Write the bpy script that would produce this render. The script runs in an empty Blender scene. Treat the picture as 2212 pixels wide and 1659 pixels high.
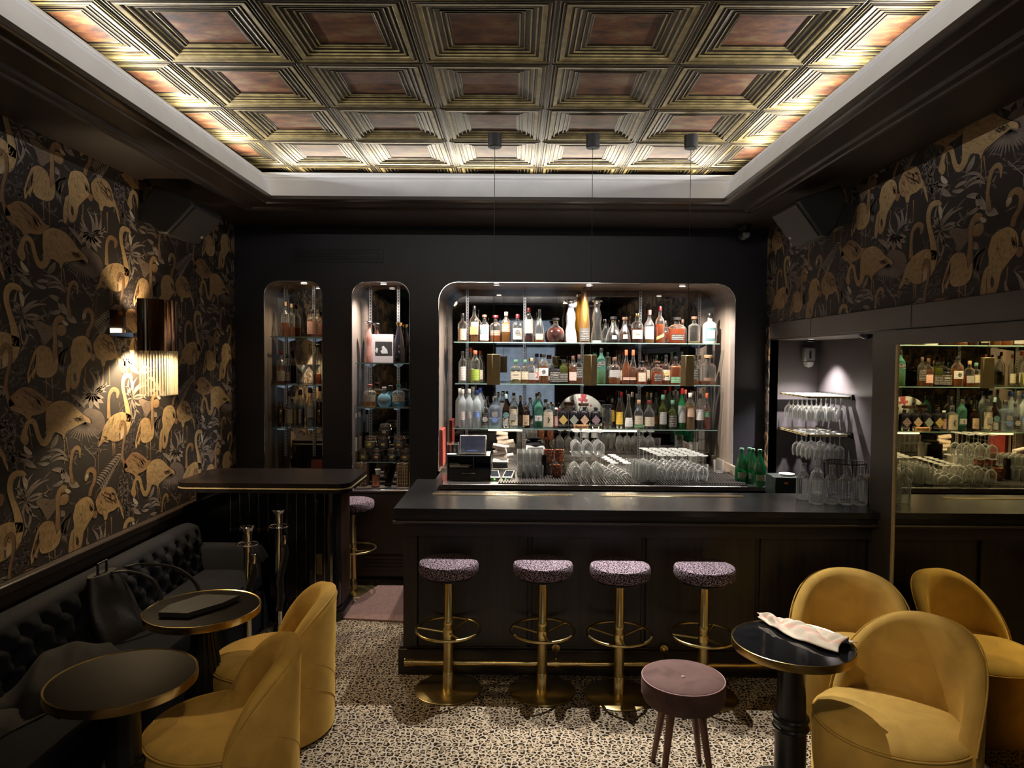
import bpy, bmesh, math, random
import numpy as np
from mathutils import Vector, Matrix
from mathutils.geometry import tessellate_polygon
R=math.radians; PI=math.pi; sin=math.sin; cos=math.cos
S=bpy.context.scene; C=S.collection
rnd=random.Random(7)

# ---------------------------------------------------------------- camera
FPX=1525.0; PITCH=R(2.085); YAW=R(0.26); ROLL=R(0.40); EYE=Vector((0,0,1.80))
_f=Vector((-sin(YAW)*cos(PITCH),cos(YAW)*cos(PITCH),-sin(PITCH)))
_r=_f.cross(Vector((0,0,1))).normalized(); _u=_r.cross(_f)
_r2=_r*cos(ROLL)+_u*sin(ROLL); _u2=-_r*sin(ROLL)+_u*cos(ROLL)
cam=bpy.data.objects.new('camera',bpy.data.cameras.new('camera')); C.objects.link(cam)
M=Matrix((( _r2.x,_u2.x,-_f.x,0),( _r2.y,_u2.y,-_f.y,0),( _r2.z,_u2.z,-_f.z,0),(0,0,0,1)))
cam.matrix_world=Matrix.Translation(EYE)@M
cam.data.sensor_width=36; cam.data.lens=FPX/2212*36; cam.data.clip_start=.02
S.camera=cam
def at(x,y,X=None,Y=None,Z=None):
    """world point where the sight line of photo pixel x,y meets a plane of the room"""
    d=_f+_r2*((x-1106)/FPX)-_u2*((y-829.5)/FPX)
    if Y is not None: k=Y/d.y
    elif X is not None: k=X/d.x
    else: k=(Z-EYE.z)/d.z
    return EYE+d*k

# ---------------------------------------------------------------- world, exposure
S.view_settings.view_transform='Standard'; S.view_settings.look='None'
S.view_settings.gamma=1; S.view_settings.use_curve_mapping=False
S.view_settings.exposure=0.0
W=bpy.data.worlds.new('night'); S.world=W; W.use_nodes=True
W.node_tree.nodes['Background'].inputs[0].default_value=(.03,.035,.05,1)
W.node_tree.nodes['Background'].inputs[1].default_value=.15
cy=S.cycles
cy.max_bounces=8; cy.diffuse_bounces=3; cy.glossy_bounces=4; cy.transmission_bounces=6; cy.transparent_max_bounces=40
cy.sample_clamp_indirect=4; cy.sample_clamp_direct=0; cy.caustics_reflective=False; cy.caustics_refractive=False
cy.blur_glossy=.5
try: cy.use_denoising=True; cy.denoiser='OPENIMAGEDENOISE'
except Exception: pass
cy.use_light_tree=True

def lamp(name,kind,loc,power,col=(1,.86,.66),size=.05,spot=None,blend=.4,aim=None,sx=None,sy=None,spread=None):
    L=bpy.data.lights.new(name,kind); L.energy=power; L.color=col
    if kind=='AREA':
        L.shape='RECTANGLE' if sx else 'DISK'
        if sx: L.size=sx; L.size_y=sy
        else: L.size=size
        if spread: L.spread=spread
    else: L.shadow_soft_size=size
    if kind=='SPOT': L.spot_size=spot; L.spot_blend=blend
    o=bpy.data.objects.new(name,L); o.location=loc; C.objects.link(o)
    if aim is not None:
        o.rotation_euler=(Vector(aim)-Vector(loc)).to_track_quat('-Z','Y').to_euler()
    return o
WARM=(1,.78,.50); NEU=(1,.90,.78); COOL=(.95,.95,1)
LK=1.0
# cove strips: lie on the hidden ledge behind the white lip, first three shine up at the metal tiles
TX0,TX1,TY0,TY1=-1.606,1.353,-.9,4.66      # ceiling opening
lamp('cove_strip_light','AREA',(-.12,TY1+.66,3.06),16,(1,.90,.74),aim=(-.12,TY1+.45,3.36),sx=3.4,sy=.03,spread=R(120))
lamp('cove_strip_light','AREA',(TX0-.27,2.0,3.06),44,(1,.94,.84),aim=(TX0-.10,2.0,3.36),sx=5.9,sy=.03,spread=R(120))
lamp('cove_strip_light','AREA',(TX1+.26,2.0,3.06),44,(1,.94,.84),aim=(TX1+.10,2.0,3.36),sx=5.9,sy=.03,spread=R(120))
lamp('cove_strip_light','AREA',(TX0-.24,2.0,3.045),42,(1,.97,.93),aim=(TX1,2.0,3.07),sx=5.6,sy=.02,spread=R(150))  # added strip, throws light across to brighten the opposite white cornice
lamp('cove_strip_light','AREA',(TX1+.24,2.0,3.045),42,(1,.97,.93),aim=(TX0,2.0,3.07),sx=5.6,sy=.02,spread=R(150))  # added counterpart, brightens the cornice on the other side
lamp('cove_strip_light','AREA',(-.12,TY0-.24,3.045),20,(1,.97,.93),aim=(-.12,TY1,3.04),sx=3.2,sy=.02,spread=R(120))  # added near-end strip aimed across at the back cornice
# spots in the three pendant canopies, over the bar top
for x,ax in ((-.136,.06),(.467,.50),(1.07,1.0)):
    lamp('canopy_spot','SPOT',(x,4.43,3.07),350,(1,.95,.88),.012,R(46),.6,aim=(ax,3.35,0))
# downlights in the heads of the three shelf niches
for x,p in ((-.16,75),(.60,75),(1.36,75)):
    lamp('niche_downlight','SPOT',(x,5.76,2.385),p*1.6,(1,.90,.80),.02,R(140),.8,aim=(x,6.0,.9))
lamp('niche_downlight','SPOT',(-1.73,5.74,2.385),14,WARM,.02,R(120),.8,aim=(-1.75,5.85,0))
lamp('niche_downlight','SPOT',(-1.08,5.74,2.385),85,(1,.90,.84),.02,R(130),.8,aim=(-1.09,5.8,0))
lamp('recess_downlight','SPOT',(2.17,5.20,1.93),170,(1,.93,.88),.012,R(100),.7,aim=(2.17,5.15,0))
# unseen spots overhead near the camera, aimed at the tub chairs
for a,b_,p,c in (((.35,.5,3.1),(-1.22,2.95,.45),70,23),((-.2,.6,3.1),(1.70,3.0,.5),100,30)):
    lamp('rear_spot','SPOT',a,p,WARM,.06,R(c),.9,aim=b_)
lamp('led_tube_light','AREA',(-.11,5.97,1.205),6.0,(1,.82,.6),aim=(-.11,5.85,0),sx=.28,sy=.02)
lamp('led_tube_light','AREA',(.80,5.97,1.205),9.0,(1,.82,.6),aim=(.80,5.85,0),sx=.46,sy=.02)
for x,y,p in ((-1.2,-.4,6),(1.0,-.4,6),(-.1,.9,5)):
    lamp('rear_fill','AREA',(x,y,2.80 if y<0 else 3.05),p,WARM,.25,aim=(x*.9,y+1.1,0))  # soft general fill added overhead, no fixture belongs to it
# ---------------------------------------------------------------- materials
MATS={}
def P(name,col,rough=.5,metal=0.,**k):
    """plain principled material with a little procedural variation in tone and gloss"""
    if name in MATS: return MATS[name]
    m=bpy.data.materials.new(name); m.use_nodes=True; nt=m.node_tree; N=nt.nodes; L=nt.links
    b=N['Principled BSDF']; b.inputs['Base Color'].default_value=(*col,1)
    b.inputs['Roughness'].default_value=rough; b.inputs['Metallic'].default_value=metal
    for a,v in k.get('set',{}).items(): b.inputs[a].default_value=v
    if k.get('emit'): 
        b.inputs['Emission Color'].default_value=(*k.get('ecol',col),1); b.inputs['Emission Strength'].default_value=k['emit']
    var=k.get('var',.12); sc=k.get('scale',6.)
    tc=N.new('ShaderNodeTexCoord'); n=N.new('ShaderNodeTexNoise'); n.inputs['Scale'].default_value=sc; n.inputs['Detail'].default_value=k.get('detail',4)
    mp=N.new('ShaderNodeMapping'); mp.inputs['Scale'].default_value=k.get('stretch',(1,1,1))
    L.new(tc.outputs['Object'],mp.inputs[0]); L.new(mp.outputs[0],n.inputs[0])
    if var:
        r=N.new('ShaderNodeMapRange'); r.inputs[1].default_value=.3; r.inputs[2].default_value=.7
        r.inputs[3].default_value=1-var; r.inputs[4].default_value=1+var
        v=N.new('ShaderNodeVectorMath'); v.operation='SCALE'; v.inputs[0].default_value=col
        L.new(n.outputs[0],r.inputs[0]); L.new(r.outputs[0],v.inputs['Scale']); L.new(v.outputs[0],b.inputs['Base Color'])
    if k.get('bump'):
        n2=N.new('ShaderNodeTexNoise'); n2.inputs['Scale'].default_value=k.get('bscale',sc*6); n2.inputs['Detail'].default_value=3
        L.new(mp.outputs[0],n2.inputs[0])
        bp=N.new('ShaderNodeBump'); bp.inputs['Strength'].default_value=k['bump']; bp.inputs['Distance'].default_value=k.get('bdist',.004)
        L.new(n2.outputs[0],bp.inputs['Height']); L.new(bp.outputs[0],b.inputs['Normal'])
    MATS[name]=m; return m
def ramp(N,pts,interp='LINEAR'):
    r=N.new('ShaderNodeValToRGB'); r.color_ramp.interpolation=interp
    e=r.color_ramp.elements
    while len(e)<len(pts): e.new(.5)
    for i,(p,c) in enumerate(pts): e[i].position=p; e[i].color=(*c,1)
    return r
def thin_glass(name,tint=(.96,.98,.97),refl=1.0,edge=.35,haze=0.,hcol=(.9,.92,.9),gather=0.):
    """thin-walled glass: clear in the middle, brighter towards its edges"""
    if name in MATS: return MATS[name]
    m=bpy.data.materials.new(name); m.use_nodes=True; nt=m.node_tree; N=nt.nodes; L=nt.links; N.clear()
    o=N.new('ShaderNodeOutputMaterial'); t=N.new('ShaderNodeBsdfTransparent'); t.inputs[0].default_value=(*tint,1)
    g=N.new('ShaderNodeBsdfGlossy'); g.inputs['Roughness'].default_value=.04; g.inputs[0].default_value=(1,1,1,1)
    lw=N.new('ShaderNodeLayerWeight'); lw.inputs[0].default_value=.28
    mr=N.new('ShaderNodeMapRange'); mr.inputs[3].default_value=.05*refl; mr.inputs[4].default_value=edge+.25
    no=N.new('ShaderNodeTexNoise'); no.inputs['Scale'].default_value=18; bp=N.new('ShaderNodeBump'); bp.inputs['Strength'].default_value=.25; bp.inputs['Distance'].default_value=.01
    L.new(no.outputs[0],bp.inputs['Height']); L.new(bp.outputs[0],g.inputs['Normal'])
    L.new(lw.outputs['Fresnel'],mr.inputs[0]); mx=N.new('ShaderNodeMixShader')
    L.new(mr.outputs[0],mx.inputs[0]); L.new(t.outputs[0],mx.inputs[1]); L.new(g.outputs[0],mx.inputs[2])
    out=mx
    if haze:
        d=N.new('ShaderNodeBsdfTranslucent'); d.inputs[0].default_value=(*hcol,1); d2=N.new('ShaderNodeBsdfDiffuse'); d2.inputs[0].default_value=(*hcol,1)
        ms=N.new('ShaderNodeMixShader'); ms.inputs[0].default_value=.5; L.new(d.outputs[0],ms.inputs[1]); L.new(d2.outputs[0],ms.inputs[2])
        m2=N.new('ShaderNodeMixShader'); m2.inputs[0].default_value=haze
        if gather:
            l2=N.new('ShaderNodeLayerWeight'); l2.inputs[0].default_value=.5; r9=ramp(N,[(.45,(haze,)*3),(.95,(gather,)*3)]); L.new(l2.outputs['Facing'],r9.inputs[0]); L.new(r9.outputs[0],m2.inputs[0])  # white mixed in at grazing edges stands in for light gathered by glass
        L.new(mx.outputs[0],m2.inputs[1]); L.new(ms.outputs[0],m2.inputs[2]); out=m2
    L.new(out.outputs[0],o.inputs[0]); MATS[name]=m; return m
def liquid(name,col,opac=.5):
    if name in MATS: return MATS[name]
    m=bpy.data.materials.new(name); m.use_nodes=True; nt=m.node_tree; N=nt.nodes; L=nt.links; N.clear()
    o=N.new('ShaderNodeOutputMaterial'); t=N.new('ShaderNodeBsdfTransparent'); t.inputs[0].default_value=(*[c**.6 for c in col],1)
    d=N.new('ShaderNodeBsdfTranslucent'); d.inputs[0].default_value=(*col,1); d2=N.new('ShaderNodeBsdfDiffuse'); d2.inputs[0].default_value=(*col,1)
    g=N.new('ShaderNodeBsdfGlossy'); g.inputs['Roughness'].default_value=.08
    no=N.new('ShaderNodeTexNoise'); no.inputs['Scale'].default_value=30
    ms=N.new('ShaderNodeMixShader'); L.new(no.outputs[0],ms.inputs[0]); L.new(d.outputs[0],ms.inputs[1]); L.new(d2.outputs[0],ms.inputs[2])
    m1=N.new('ShaderNodeMixShader'); m1.inputs[0].default_value=opac; L.new(t.outputs[0],m1.inputs[1]); L.new(ms.outputs[0],m1.inputs[2])
    m2=N.new('ShaderNodeMixShader'); m2.inputs[0].default_value=.06; L.new(m1.outputs[0],m2.inputs[1]); L.new(g.outputs[0],m2.inputs[2])
    L.new(m2.outputs[0],o.inputs[0]); MATS[name]=m; return m
def paper(name,col,ink=(.08,.06,.05),amt=.55):
    """bottle label paper with rows of illegible small print"""
    if name in MATS: return MATS[name]
    m=bpy.data.materials.new(name); m.use_nodes=True; nt=m.node_tree; N=nt.nodes; L=nt.links; b=N['Principled BSDF']; b.inputs['Roughness'].default_value=.6
    tc=N.new('ShaderNodeTexCoord'); mp=N.new('ShaderNodeMapping'); mp.inputs['Scale'].default_value=(220,220,70)
    n=N.new('ShaderNodeTexNoise'); n.inputs['Scale'].default_value=1.; n.inputs['Detail'].default_value=1
    L.new(tc.outputs['Object'],mp.inputs[0]); L.new(mp.outputs[0],n.inputs[0])
    w=N.new('ShaderNodeTexWave'); w.bands_direction='Z'; w.inputs['Scale'].default_value=22; L.new(tc.outputs['Object'],w.inputs[0])
    a=N.new('ShaderNodeMath'); a.operation='MULTIPLY'; L.new(n.outputs[0],a.inputs[0]); L.new(w.outputs['Fac'],a.inputs[1])
    r=ramp(N,[(.36,(0,0,0)),(.46,(amt,)*3)]); L.new(a.outputs[0],r.inputs[0])
    x=N.new('ShaderNodeMix'); x.data_type='RGBA'; x.inputs[6].default_value=(*col,1); x.inputs[7].default_value=(*ink,1)
    L.new(r.outputs[0],x.inputs[0]); L.new(x.outputs[2],b.inputs['Base Color']); MATS[name]=m; return m
def velvet(name,col,lo=.72):
    if name in MATS: return MATS[name]
    m=bpy.data.materials.new(name); m.use_nodes=True; nt=m.node_tree; N=nt.nodes; L=nt.links; b=N['Principled BSDF']
    b.inputs['Roughness'].default_value=.85; b.inputs['Sheen Weight'].default_value=.6; b.inputs['Sheen Roughness'].default_value=.35
    b.inputs['Sheen Tint'].default_value=(*[min(1,c*1.6) for c in col],1); b.inputs['Specular IOR Level'].default_value=.15
    tc=N.new('ShaderNodeTexCoord'); n=N.new('ShaderNodeTexNoise'); n.inputs['Scale'].default_value=7; n.inputs['Detail'].default_value=5; n.inputs['Distortion'].default_value=.6
    L.new(tc.outputs['Object'],n.inputs[0])
    r=ramp(N,[(.30,tuple(c*lo for c in col)),(.5,col),(.72,tuple(min(1,c*1.18) for c in col))]); L.new(n.outputs[0],r.inputs[0]); L.new(r.outputs[0],b.inputs['Base Color'])
    n2=N.new('ShaderNodeTexNoise'); n2.inputs['Scale'].default_value=420; L.new(tc.outputs['Object'],n2.inputs[0])
    bp=N.new('ShaderNodeBump'); bp.inputs['Strength'].default_value=.25; bp.inputs['Distance'].default_value=.001; L.new(n2.outputs[0],bp.inputs['Height']); L.new(bp.outputs[0],b.inputs['Normal'])
    MATS[name]=m; return m
def leopard(name,scale,ground,ring,inner,dim='2D',e0=.085,c0=.20):
    if name in MATS: return MATS[name]
    m=bpy.data.materials.new(name); m.use_nodes=True; nt=m.node_tree; N=nt.nodes; L=nt.links; b=N['Principled BSDF']; b.inputs['Roughness'].default_value=.95; b.inputs['Specular IOR Level'].default_value=.1
    tc=N.new('ShaderNodeTexCoord'); nz=N.new('ShaderNodeTexNoise'); nz.inputs['Scale'].default_value=scale*1.1; nz.inputs['Detail'].default_value=2
    L.new(tc.outputs['Object'],nz.inputs[0])
    sb=N.new('ShaderNodeVectorMath'); sb.operation='SUBTRACT'; sb.inputs[1].default_value=(.5,.5,.5); L.new(nz.outputs['Color'],sb.inputs[0])
    sc=N.new('ShaderNodeVectorMath'); sc.operation='SCALE'; sc.inputs['Scale'].default_value=.62/scale; L.new(sb.outputs[0],sc.inputs[0])
    ad=N.new('ShaderNodeVectorMath'); ad.operation='ADD'; L.new(tc.outputs['Object'],ad.inputs[0]); L.new(sc.outputs[0],ad.inputs[1])
    v=N.new('ShaderNodeTexVoronoi'); v.voronoi_dimensions=dim; v.inputs['Scale'].default_value=scale; v.inputs['Randomness'].default_value=.82
    L.new(ad.outputs[0],v.inputs[0])
    v2=N.new('ShaderNodeTexVoronoi'); v2.voronoi_dimensions=dim; v2.feature='DISTANCE_TO_EDGE'; v2.inputs['Scale'].default_value=scale; v2.inputs['Randomness'].default_value=.82
    L.new(ad.outputs[0],v2.inputs[0])
    # ring: between the ground (near the cell edge) and the tan centre, broken up by noise
    n2=N.new('ShaderNodeTexNoise'); n2.inputs['Scale'].default_value=scale*2.3; L.new(tc.outputs['Object'],n2.inputs[0])
    r1=ramp(N,[(e0,(0,0,0)),(e0+.04,(1,1,1))]); L.new(v2.outputs['Distance'],r1.inputs[0])       # 1 inside spot
    r2=ramp(N,[(c0,(1,1,1)),(c0+.06,(0,0,0))]); 
    a2=N.new('ShaderNodeMath'); a2.operation='MULTIPLY_ADD'; a2.inputs[1].default_value=1; L.new(v.outputs['Distance'],a2.inputs[0])
    m3=N.new('ShaderNodeMath'); m3.operation='MULTIPLY_ADD'; m3.inputs[1].default_value=.34; m3.inputs[2].default_value=-.17; L.new(n2.outputs[0],m3.inputs[0]); L.new(m3.outputs[0],a2.inputs[2])
    L.new(a2.outputs[0],r2.inputs[0])                                                          # 1 in centre
    n3=N.new('ShaderNodeTexNoise'); n3.inputs['Scale'].default_value=scale*1.6; L.new(ad.outputs[0],n3.inputs[0])
    r3=ramp(N,[(.40,(0,0,0)),(.44,(1,1,1))]); L.new(n3.outputs[0],r3.inputs[0])                # gaps in the rings
    mul=N.new('ShaderNodeMath'); mul.operation='MULTIPLY'; L.new(r1.outputs[0],mul.inputs[0]); L.new(r3.outputs[0],mul.inputs[1])
    x=N.new('ShaderNodeMix'); x.data_type='RGBA'; x.inputs[6].default_value=(*ring,1); x.inputs[7].default_value=(*inner,1); L.new(r2.outputs[0],x.inputs[0])
    y=N.new('ShaderNodeMix'); y.data_type='RGBA'; y.inputs[6].default_value=(*ground,1); L.new(mul.outputs[0],y.inputs[0]); L.new(x.outputs[2],y.inputs[7])
    n4=N.new('ShaderNodeTexNoise'); n4.inputs['Scale'].default_value=240; L.new(tc.outputs['Object'],n4.inputs[0])
    z=N.new('ShaderNodeMix'); z.data_type='RGBA'; z.blend_type='MULTIPLY'; z.inputs[0].default_value=.35; L.new(y.outputs[2],z.inputs[6]); L.new(n4.outputs[0],z.inputs[7])
    L.new(z.outputs[2],b.inputs['Base Color'])
    bp=N.new('ShaderNodeBump'); bp.inputs['Strength'].default_value=.5; bp.inputs['Distance'].default_value=.003; L.new(n4.outputs[0],bp.inputs['Height']); L.new(bp.outputs[0],b.inputs['Normal'])
    MATS[name]=m; return m
def mirror(name,col,rough=.02,spots=.3):
    m=bpy.data.materials.new(name); m.use_nodes=True; nt=m.node_tree; N=nt.nodes; L=nt.links; b=N['Principled BSDF']; b.inputs['Metallic'].default_value=1
    tc=N.new('ShaderNodeTexCoord'); n=N.new('ShaderNodeTexNoise'); n.inputs['Scale'].default_value=9; n.inputs['Detail'].default_value=8; n.inputs['Roughness'].default_value=.7
    L.new(tc.outputs['Object'],n.inputs[0]); r=ramp(N,[(.3,tuple(c*(1-spots) for c in col)),(.6,col)]); L.new(n.outputs[0],r.inputs[0]); L.new(r.outputs[0],b.inputs['Base Color'])
    r2=N.new('ShaderNodeMapRange'); r2.inputs[1].default_value=.4; r2.inputs[2].default_value=.8; r2.inputs[3].default_value=rough; r2.inputs[4].default_value=rough+.08*spots; L.new(n.outputs[0],r2.inputs[0]); L.new(r2.outputs[0],b.inputs['Roughness'])
    MATS[name]=m; return m
def wood(name,col,rough=.38,sc=3,stretch=(1,1,14)):
    return P(name,col,rough,var=.38,scale=sc,stretch=stretch,detail=8,bump=.25,bscale=sc*9,bdist=.002)

mDark=P('near_black_satin_paint',(.016,.015,.021),.42,var=.08,bump=.05)
mSoffit=P('dark_brown_satin_ceiling_paint',(.026,.018,.015),.45,var=.1,bump=.04)
mMold=P('dark_brown_gloss_moulding_paint',(.028,.020,.017),.3,var=.1)
mWhite=P('white_cornice_paint',(.90,.90,.93),.45,var=.05,bump=.05)
mWoodD=wood('black_stained_oak',(.022,.015,.012),.40,2.5,(14,14,1))
mWoodH=wood('black_stained_oak_horizontal_grain',(.022,.015,.012),.38,2.5,(1,14,14))
mTop=P('matt_black_bar_top',(.013,.0125,.013),.22,var=.25,scale=14,detail=8,bump=.12,bscale=60,bdist=.001,set={'Specular IOR Level':.85})
mBrass=P('aged_polished_brass',(.58,.42,.17),.22,1,var=.18,scale=9)
mBrassM=P('brushed_brass',(.60,.49,.26),.42,.35,var=.1,scale=30)
mBronze=P('smoked_bronze_metal',(.20,.12,.07),.10,1,var=.1)
mChrome=P('polished_chrome',(.72,.72,.72),.09,1,var=.03)
mSteel=P('brushed_stainless_steel',(.46,.44,.42),.27,1,var=.12,scale=12,stretch=(1,20,20))
mBlack=P('black_plastic',(.010,.010,.011),.38,var=.1)
mBlackG=P('black_gloss_lacquer',(.010,.009,.010),.07,var=.1)
mGrille=P('black_speaker_mesh',(.006,.006,.007),.8,var=.2)
mNavy=velvet('midnight_blue_velvet',(.008,.009,.013))
mOchre=velvet('ochre_velvet',(.50,.31,.075),.82)
mPink=velvet('dusty_mauve_velvet',(.092,.052,.046),.6)
mLeather=P('black_leather',(.010,.009,.008),.5,var=.2,bump=.3,bscale=90)
mCloth=P('black_cloth',(.012,.010,.009),.9,var=.2,bump=.3)
mWalnut=wood('reddish_walnut',(.15,.06,.035),.4,6,(10,10,1))
mGlassShelf=thin_glass('green_edged_shelf_glass',(.97,.99,.98),1.2,.3)
mShelfEdge=P('shelf_glass_edge',(.35,.55,.48),.2,var=.1,set={'Transmission Weight':.4})
mClear=thin_glass('clear_bottle_glass',(.96,.98,.97),1.8,.55,.012,gather=.22)
mGlassware=thin_glass('clear_glassware',(.975,.985,.98),2.6,.8,.02,gather=.5)
mRibbed=thin_glass('ribbed_clear_glass',(.94,.96,.95),3,.9,.05,gather=.8)
mMirB=mirror('antique_back_mirror',(.42,.40,.38),.015,.35)
mMirR=mirror('bronze_tinted_mirror',(.62,.53,.27),.01,.12)
mCarpet=leopard('leopard_print_carpet',33,(.47,.39,.29),(.016,.009,.006),(.30,.21,.115))
def speckle(name,dark,light,scale):
    m=bpy.data.materials.new(name); m.use_nodes=True; nt=m.node_tree; N=nt.nodes; L=nt.links; b=N['Principled BSDF']; b.inputs['Roughness'].default_value=.9; b.inputs['Specular IOR Level'].default_value=.1
    tc=N.new('ShaderNodeTexCoord'); n=N.new('ShaderNodeTexNoise'); n.inputs['Scale'].default_value=scale; n.inputs['Detail'].default_value=1.5; L.new(tc.outputs['Object'],n.inputs[0])
    r=ramp(N,[(.50,dark),(.56,light)]); L.new(n.outputs[0],r.inputs[0]); L.new(r.outputs[0],b.inputs['Base Color'])
    bp=N.new('ShaderNodeBump'); bp.inputs['Strength'].default_value=.4; bp.inputs['Distance'].default_value=.002; L.new(n.outputs[0],bp.inputs['Height']); L.new(bp.outputs[0],b.inputs['Normal']); MATS[name]=m; return m
mStoolF=speckle('violet_speckled_stool_velvet',(.014,.007,.012),(.36,.28,.33),190)
mMat=P('rose_brown_floor_mat',(.22,.13,.11),.95,var=.25,scale=60,bump=.5,bscale=300)
mGreyMet=P('grey_enamel',(.3,.3,.31),.4,var=.1)
mWhitePl=P('white_plastic',(.75,.73,.68),.4,var=.05)
mPaperW=P('white_paper',(.78,.76,.72),.7,var=.05)
mCreamCloth=P('cream_tea_towel_cotton',(.66,.58,.47),.85,var=.08,scale=12,bump=.3,bscale=220,bdist=.002)
mPinkStripe=P('faded_pink_stripe_cotton',(.74,.47,.38),.85,var=.1)
mWoodJ=P('pale_beige_niche_lining',(.25,.20,.16),.34,var=.35,scale=2,stretch=(4,4,.6),detail=6)
mMauve=P('grey_mauve_satin_paint',(.085,.074,.080),.38,var=.08,bump=.05)
mTaupe=P('dark_taupe_satin_paint',(.060,.048,.041),.42,var=.08,bump=.05)

# ---------------------------------------------------------------- object helpers
class MB:
    """collects shapes and links them as ONE mesh object"""
    def __init__(s): s.v=[]; s.f=[]; s.mi=[]; s.col=None
    def add(s,vs,fs,mi=0):
        o=len(s.v); s.v+= [tuple(p) for p in vs]; s.f+=[tuple(i+o for i in f) for f in fs]; s.mi+=[mi]*len(fs); return s
    def box(s,x0,x1,y0,y1,z0,z1,mi=0,bev=0):
        if bev:
            b=min(bev,abs(x1-x0)/2.01,abs(y1-y0)/2.01,abs(z1-z0)/2.01)
            vs=[]
            for sx in (0,1):
                for sy in (0,1):
                    for sz in (0,1):
                        X=(x0,x1)[sx];Y=(y0,y1)[sy];Z=(z0,z1)[sz]; dx=b*(1-2*sx);dy=b*(1-2*sy);dz=b*(1-2*sz)
                        vs+=[(X,Y+dy,Z+dz),(X+dx,Y,Z+dz),(X+dx,Y+dy,Z)]
            i=lambda a,bb,c,k:(a*4+bb*2+c)*3+k
            f=[]
            for a in (0,1):
                f+=[(i(a,0,0,0),i(a,1,0,0),i(a,1,1,0),i(a,0,1,0)),(i(0,a,0,1),i(1,a,0,1),i(1,a,1,1),i(0,a,1,1)),(i(0,0,a,2),i(1,0,a,2),i(1,1,a,2),i(0,1,a,2))]
            for a in (0,1):
                for c in (0,1):
                    f+=[(i(a,c,0,0),i(a,c,1,0),i(a,c,1,1),i(a,c,0,1)),(i(a,0,c,0),i(a,1,c,0),i(a,1,c,2),i(a,0,c,2)),(i(0,a,c,1),i(1,a,c,1),i(1,a,c,2),i(0,a,c,2))]
                    for d in (0,1): f.append((i(a,c,d,0),i(a,c,d,1),i(a,c,d,2)))
            return s.add(vs,f,mi)
        vs=[(x,y,z) for x in (x0,x1) for y in (y0,y1) for z in (z0,z1)]
        return s.add(vs,[(0,1,3,2),(4,6,7,5),(0,4,5,1),(2,3,7,6),(0,2,6,4),(1,5,7,3)],mi)
    def lathe(s,prof,c=(0,0,0),n=24,mi=0,e=2.0,sy=1.,close=True,a0=0,a1=2*PI,rot=0.):
        """prof [(r,z)], e: superellipse exponent of the plan, sy: depth scale"""
        full=abs(a1-a0-2*PI)<1e-6; m=n if full else n+1; vs=[]
        for r,z in prof:
            for k in range(m):
                t=a0+(a1-a0)*k/n; q=r/((abs(cos(t))**e+abs(sin(t))**e)**(1/e)) if e!=2 else r
                x=q*cos(t); y=q*sin(t)*sy; vs.append((c[0]+x*cos(rot)-y*sin(rot),c[1]+x*sin(rot)+y*cos(rot),c[2]+z))
        fs=[]
        for i in range(len(prof)-1):
            for k in range(n if full else n):
                a=i*m+k; b=i*m+(k+1)%m; fs.append((a,b,b+m,a+m))
        if close and full:
            if prof[0][0]>1e-5: fs.append(tuple(range(m-1,-1,-1)))
            if prof[-1][0]>1e-5: fs.append(tuple((len(prof)-1)*m+k for k in range(m)))
        return s.add(vs,fs,mi)
    def tube(s,pts,r,n=10,mi=0,closed=False,cap=True):
        pts=[Vector(p) for p in pts]; m=len(pts); vs=[]; fs=[]
        rr=r if isinstance(r,(list,tuple)) else [r]*m
        up=None
        for i,p in enumerate(pts):
            a=pts[(i-1)%m] if (closed or i>0) else p; b=pts[(i+1)%m] if (closed or i<m-1) else p
            t=(b-a).normalized()
            if up is None: up=Vector((0,0,1)) if abs(t.z)<.9 else Vector((1,0,0))
            u=(up-t*up.dot(t)).normalized(); w=t.cross(u); up=u
            for k in range(n): q=2*PI*k/n; vs.append(p+(u*cos(q)+w*sin(q))*rr[i])
        for i in range(m if closed else m-1):
            j=(i+1)%m
            for k in range(n): fs.append((i*n+k,i*n+(k+1)%n,j*n+(k+1)%n,j*n+k))
        if cap and not closed: fs+= [tuple(range(n-1,-1,-1)),tuple((m-1)*n+k for k in range(n))]
        return s.add(vs,fs,mi)
    def prism(s,pts,axis,d0,d1,mi=0):
        """polygon of 2D pts extruded along axis from d0 to d1"""
        n=len(pts)
        def mk(a,b,d): return {'x':(d,a,b),'y':(a,d,b),'z':(a,b,d)}[axis]
        vs=[mk(a,b,d0) for a,b in pts]+[mk(a,b,d1) for a,b in pts]
        return s.add(vs,[tuple(range(n)),tuple(range(2*n-1,n-1,-1))]+[(i,(i+1)%n,n+(i+1)%n,n+i) for i in range(n)],mi)
    def grid(s,rows,mi=0,cu=False):
        m=len(rows[0]); vs=[p for r in rows for p in r]; fs=[]
        for i in range(len(rows)-1):
            for k in range(m if cu else m-1): fs.append((i*m+k,i*m+(k+1)%m,(i+1)*m+(k+1)%m,(i+1)*m+k))
        return s.add(vs,fs,mi)
    def mesh(s,name,mats,smooth=True,ang=38):
        me=bpy.data.meshes.new(name); me.from_pydata(s.v,[],s.f); 
        for m in (mats if isinstance(mats,(list,tuple)) else [mats]): me.materials.append(m)
        if any(s.mi): me.polygons.foreach_set('material_index',s.mi)
        b=bmesh.new(); b.from_mesh(me); bmesh.ops.recalc_face_normals(b,faces=b.faces); b.to_mesh(me); b.free()
        if smooth:
            me.polygons.foreach_set('use_smooth',[True]*len(me.polygons)); me.set_sharp_from_angle(angle=R(ang))
        me.update(); return me
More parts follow.
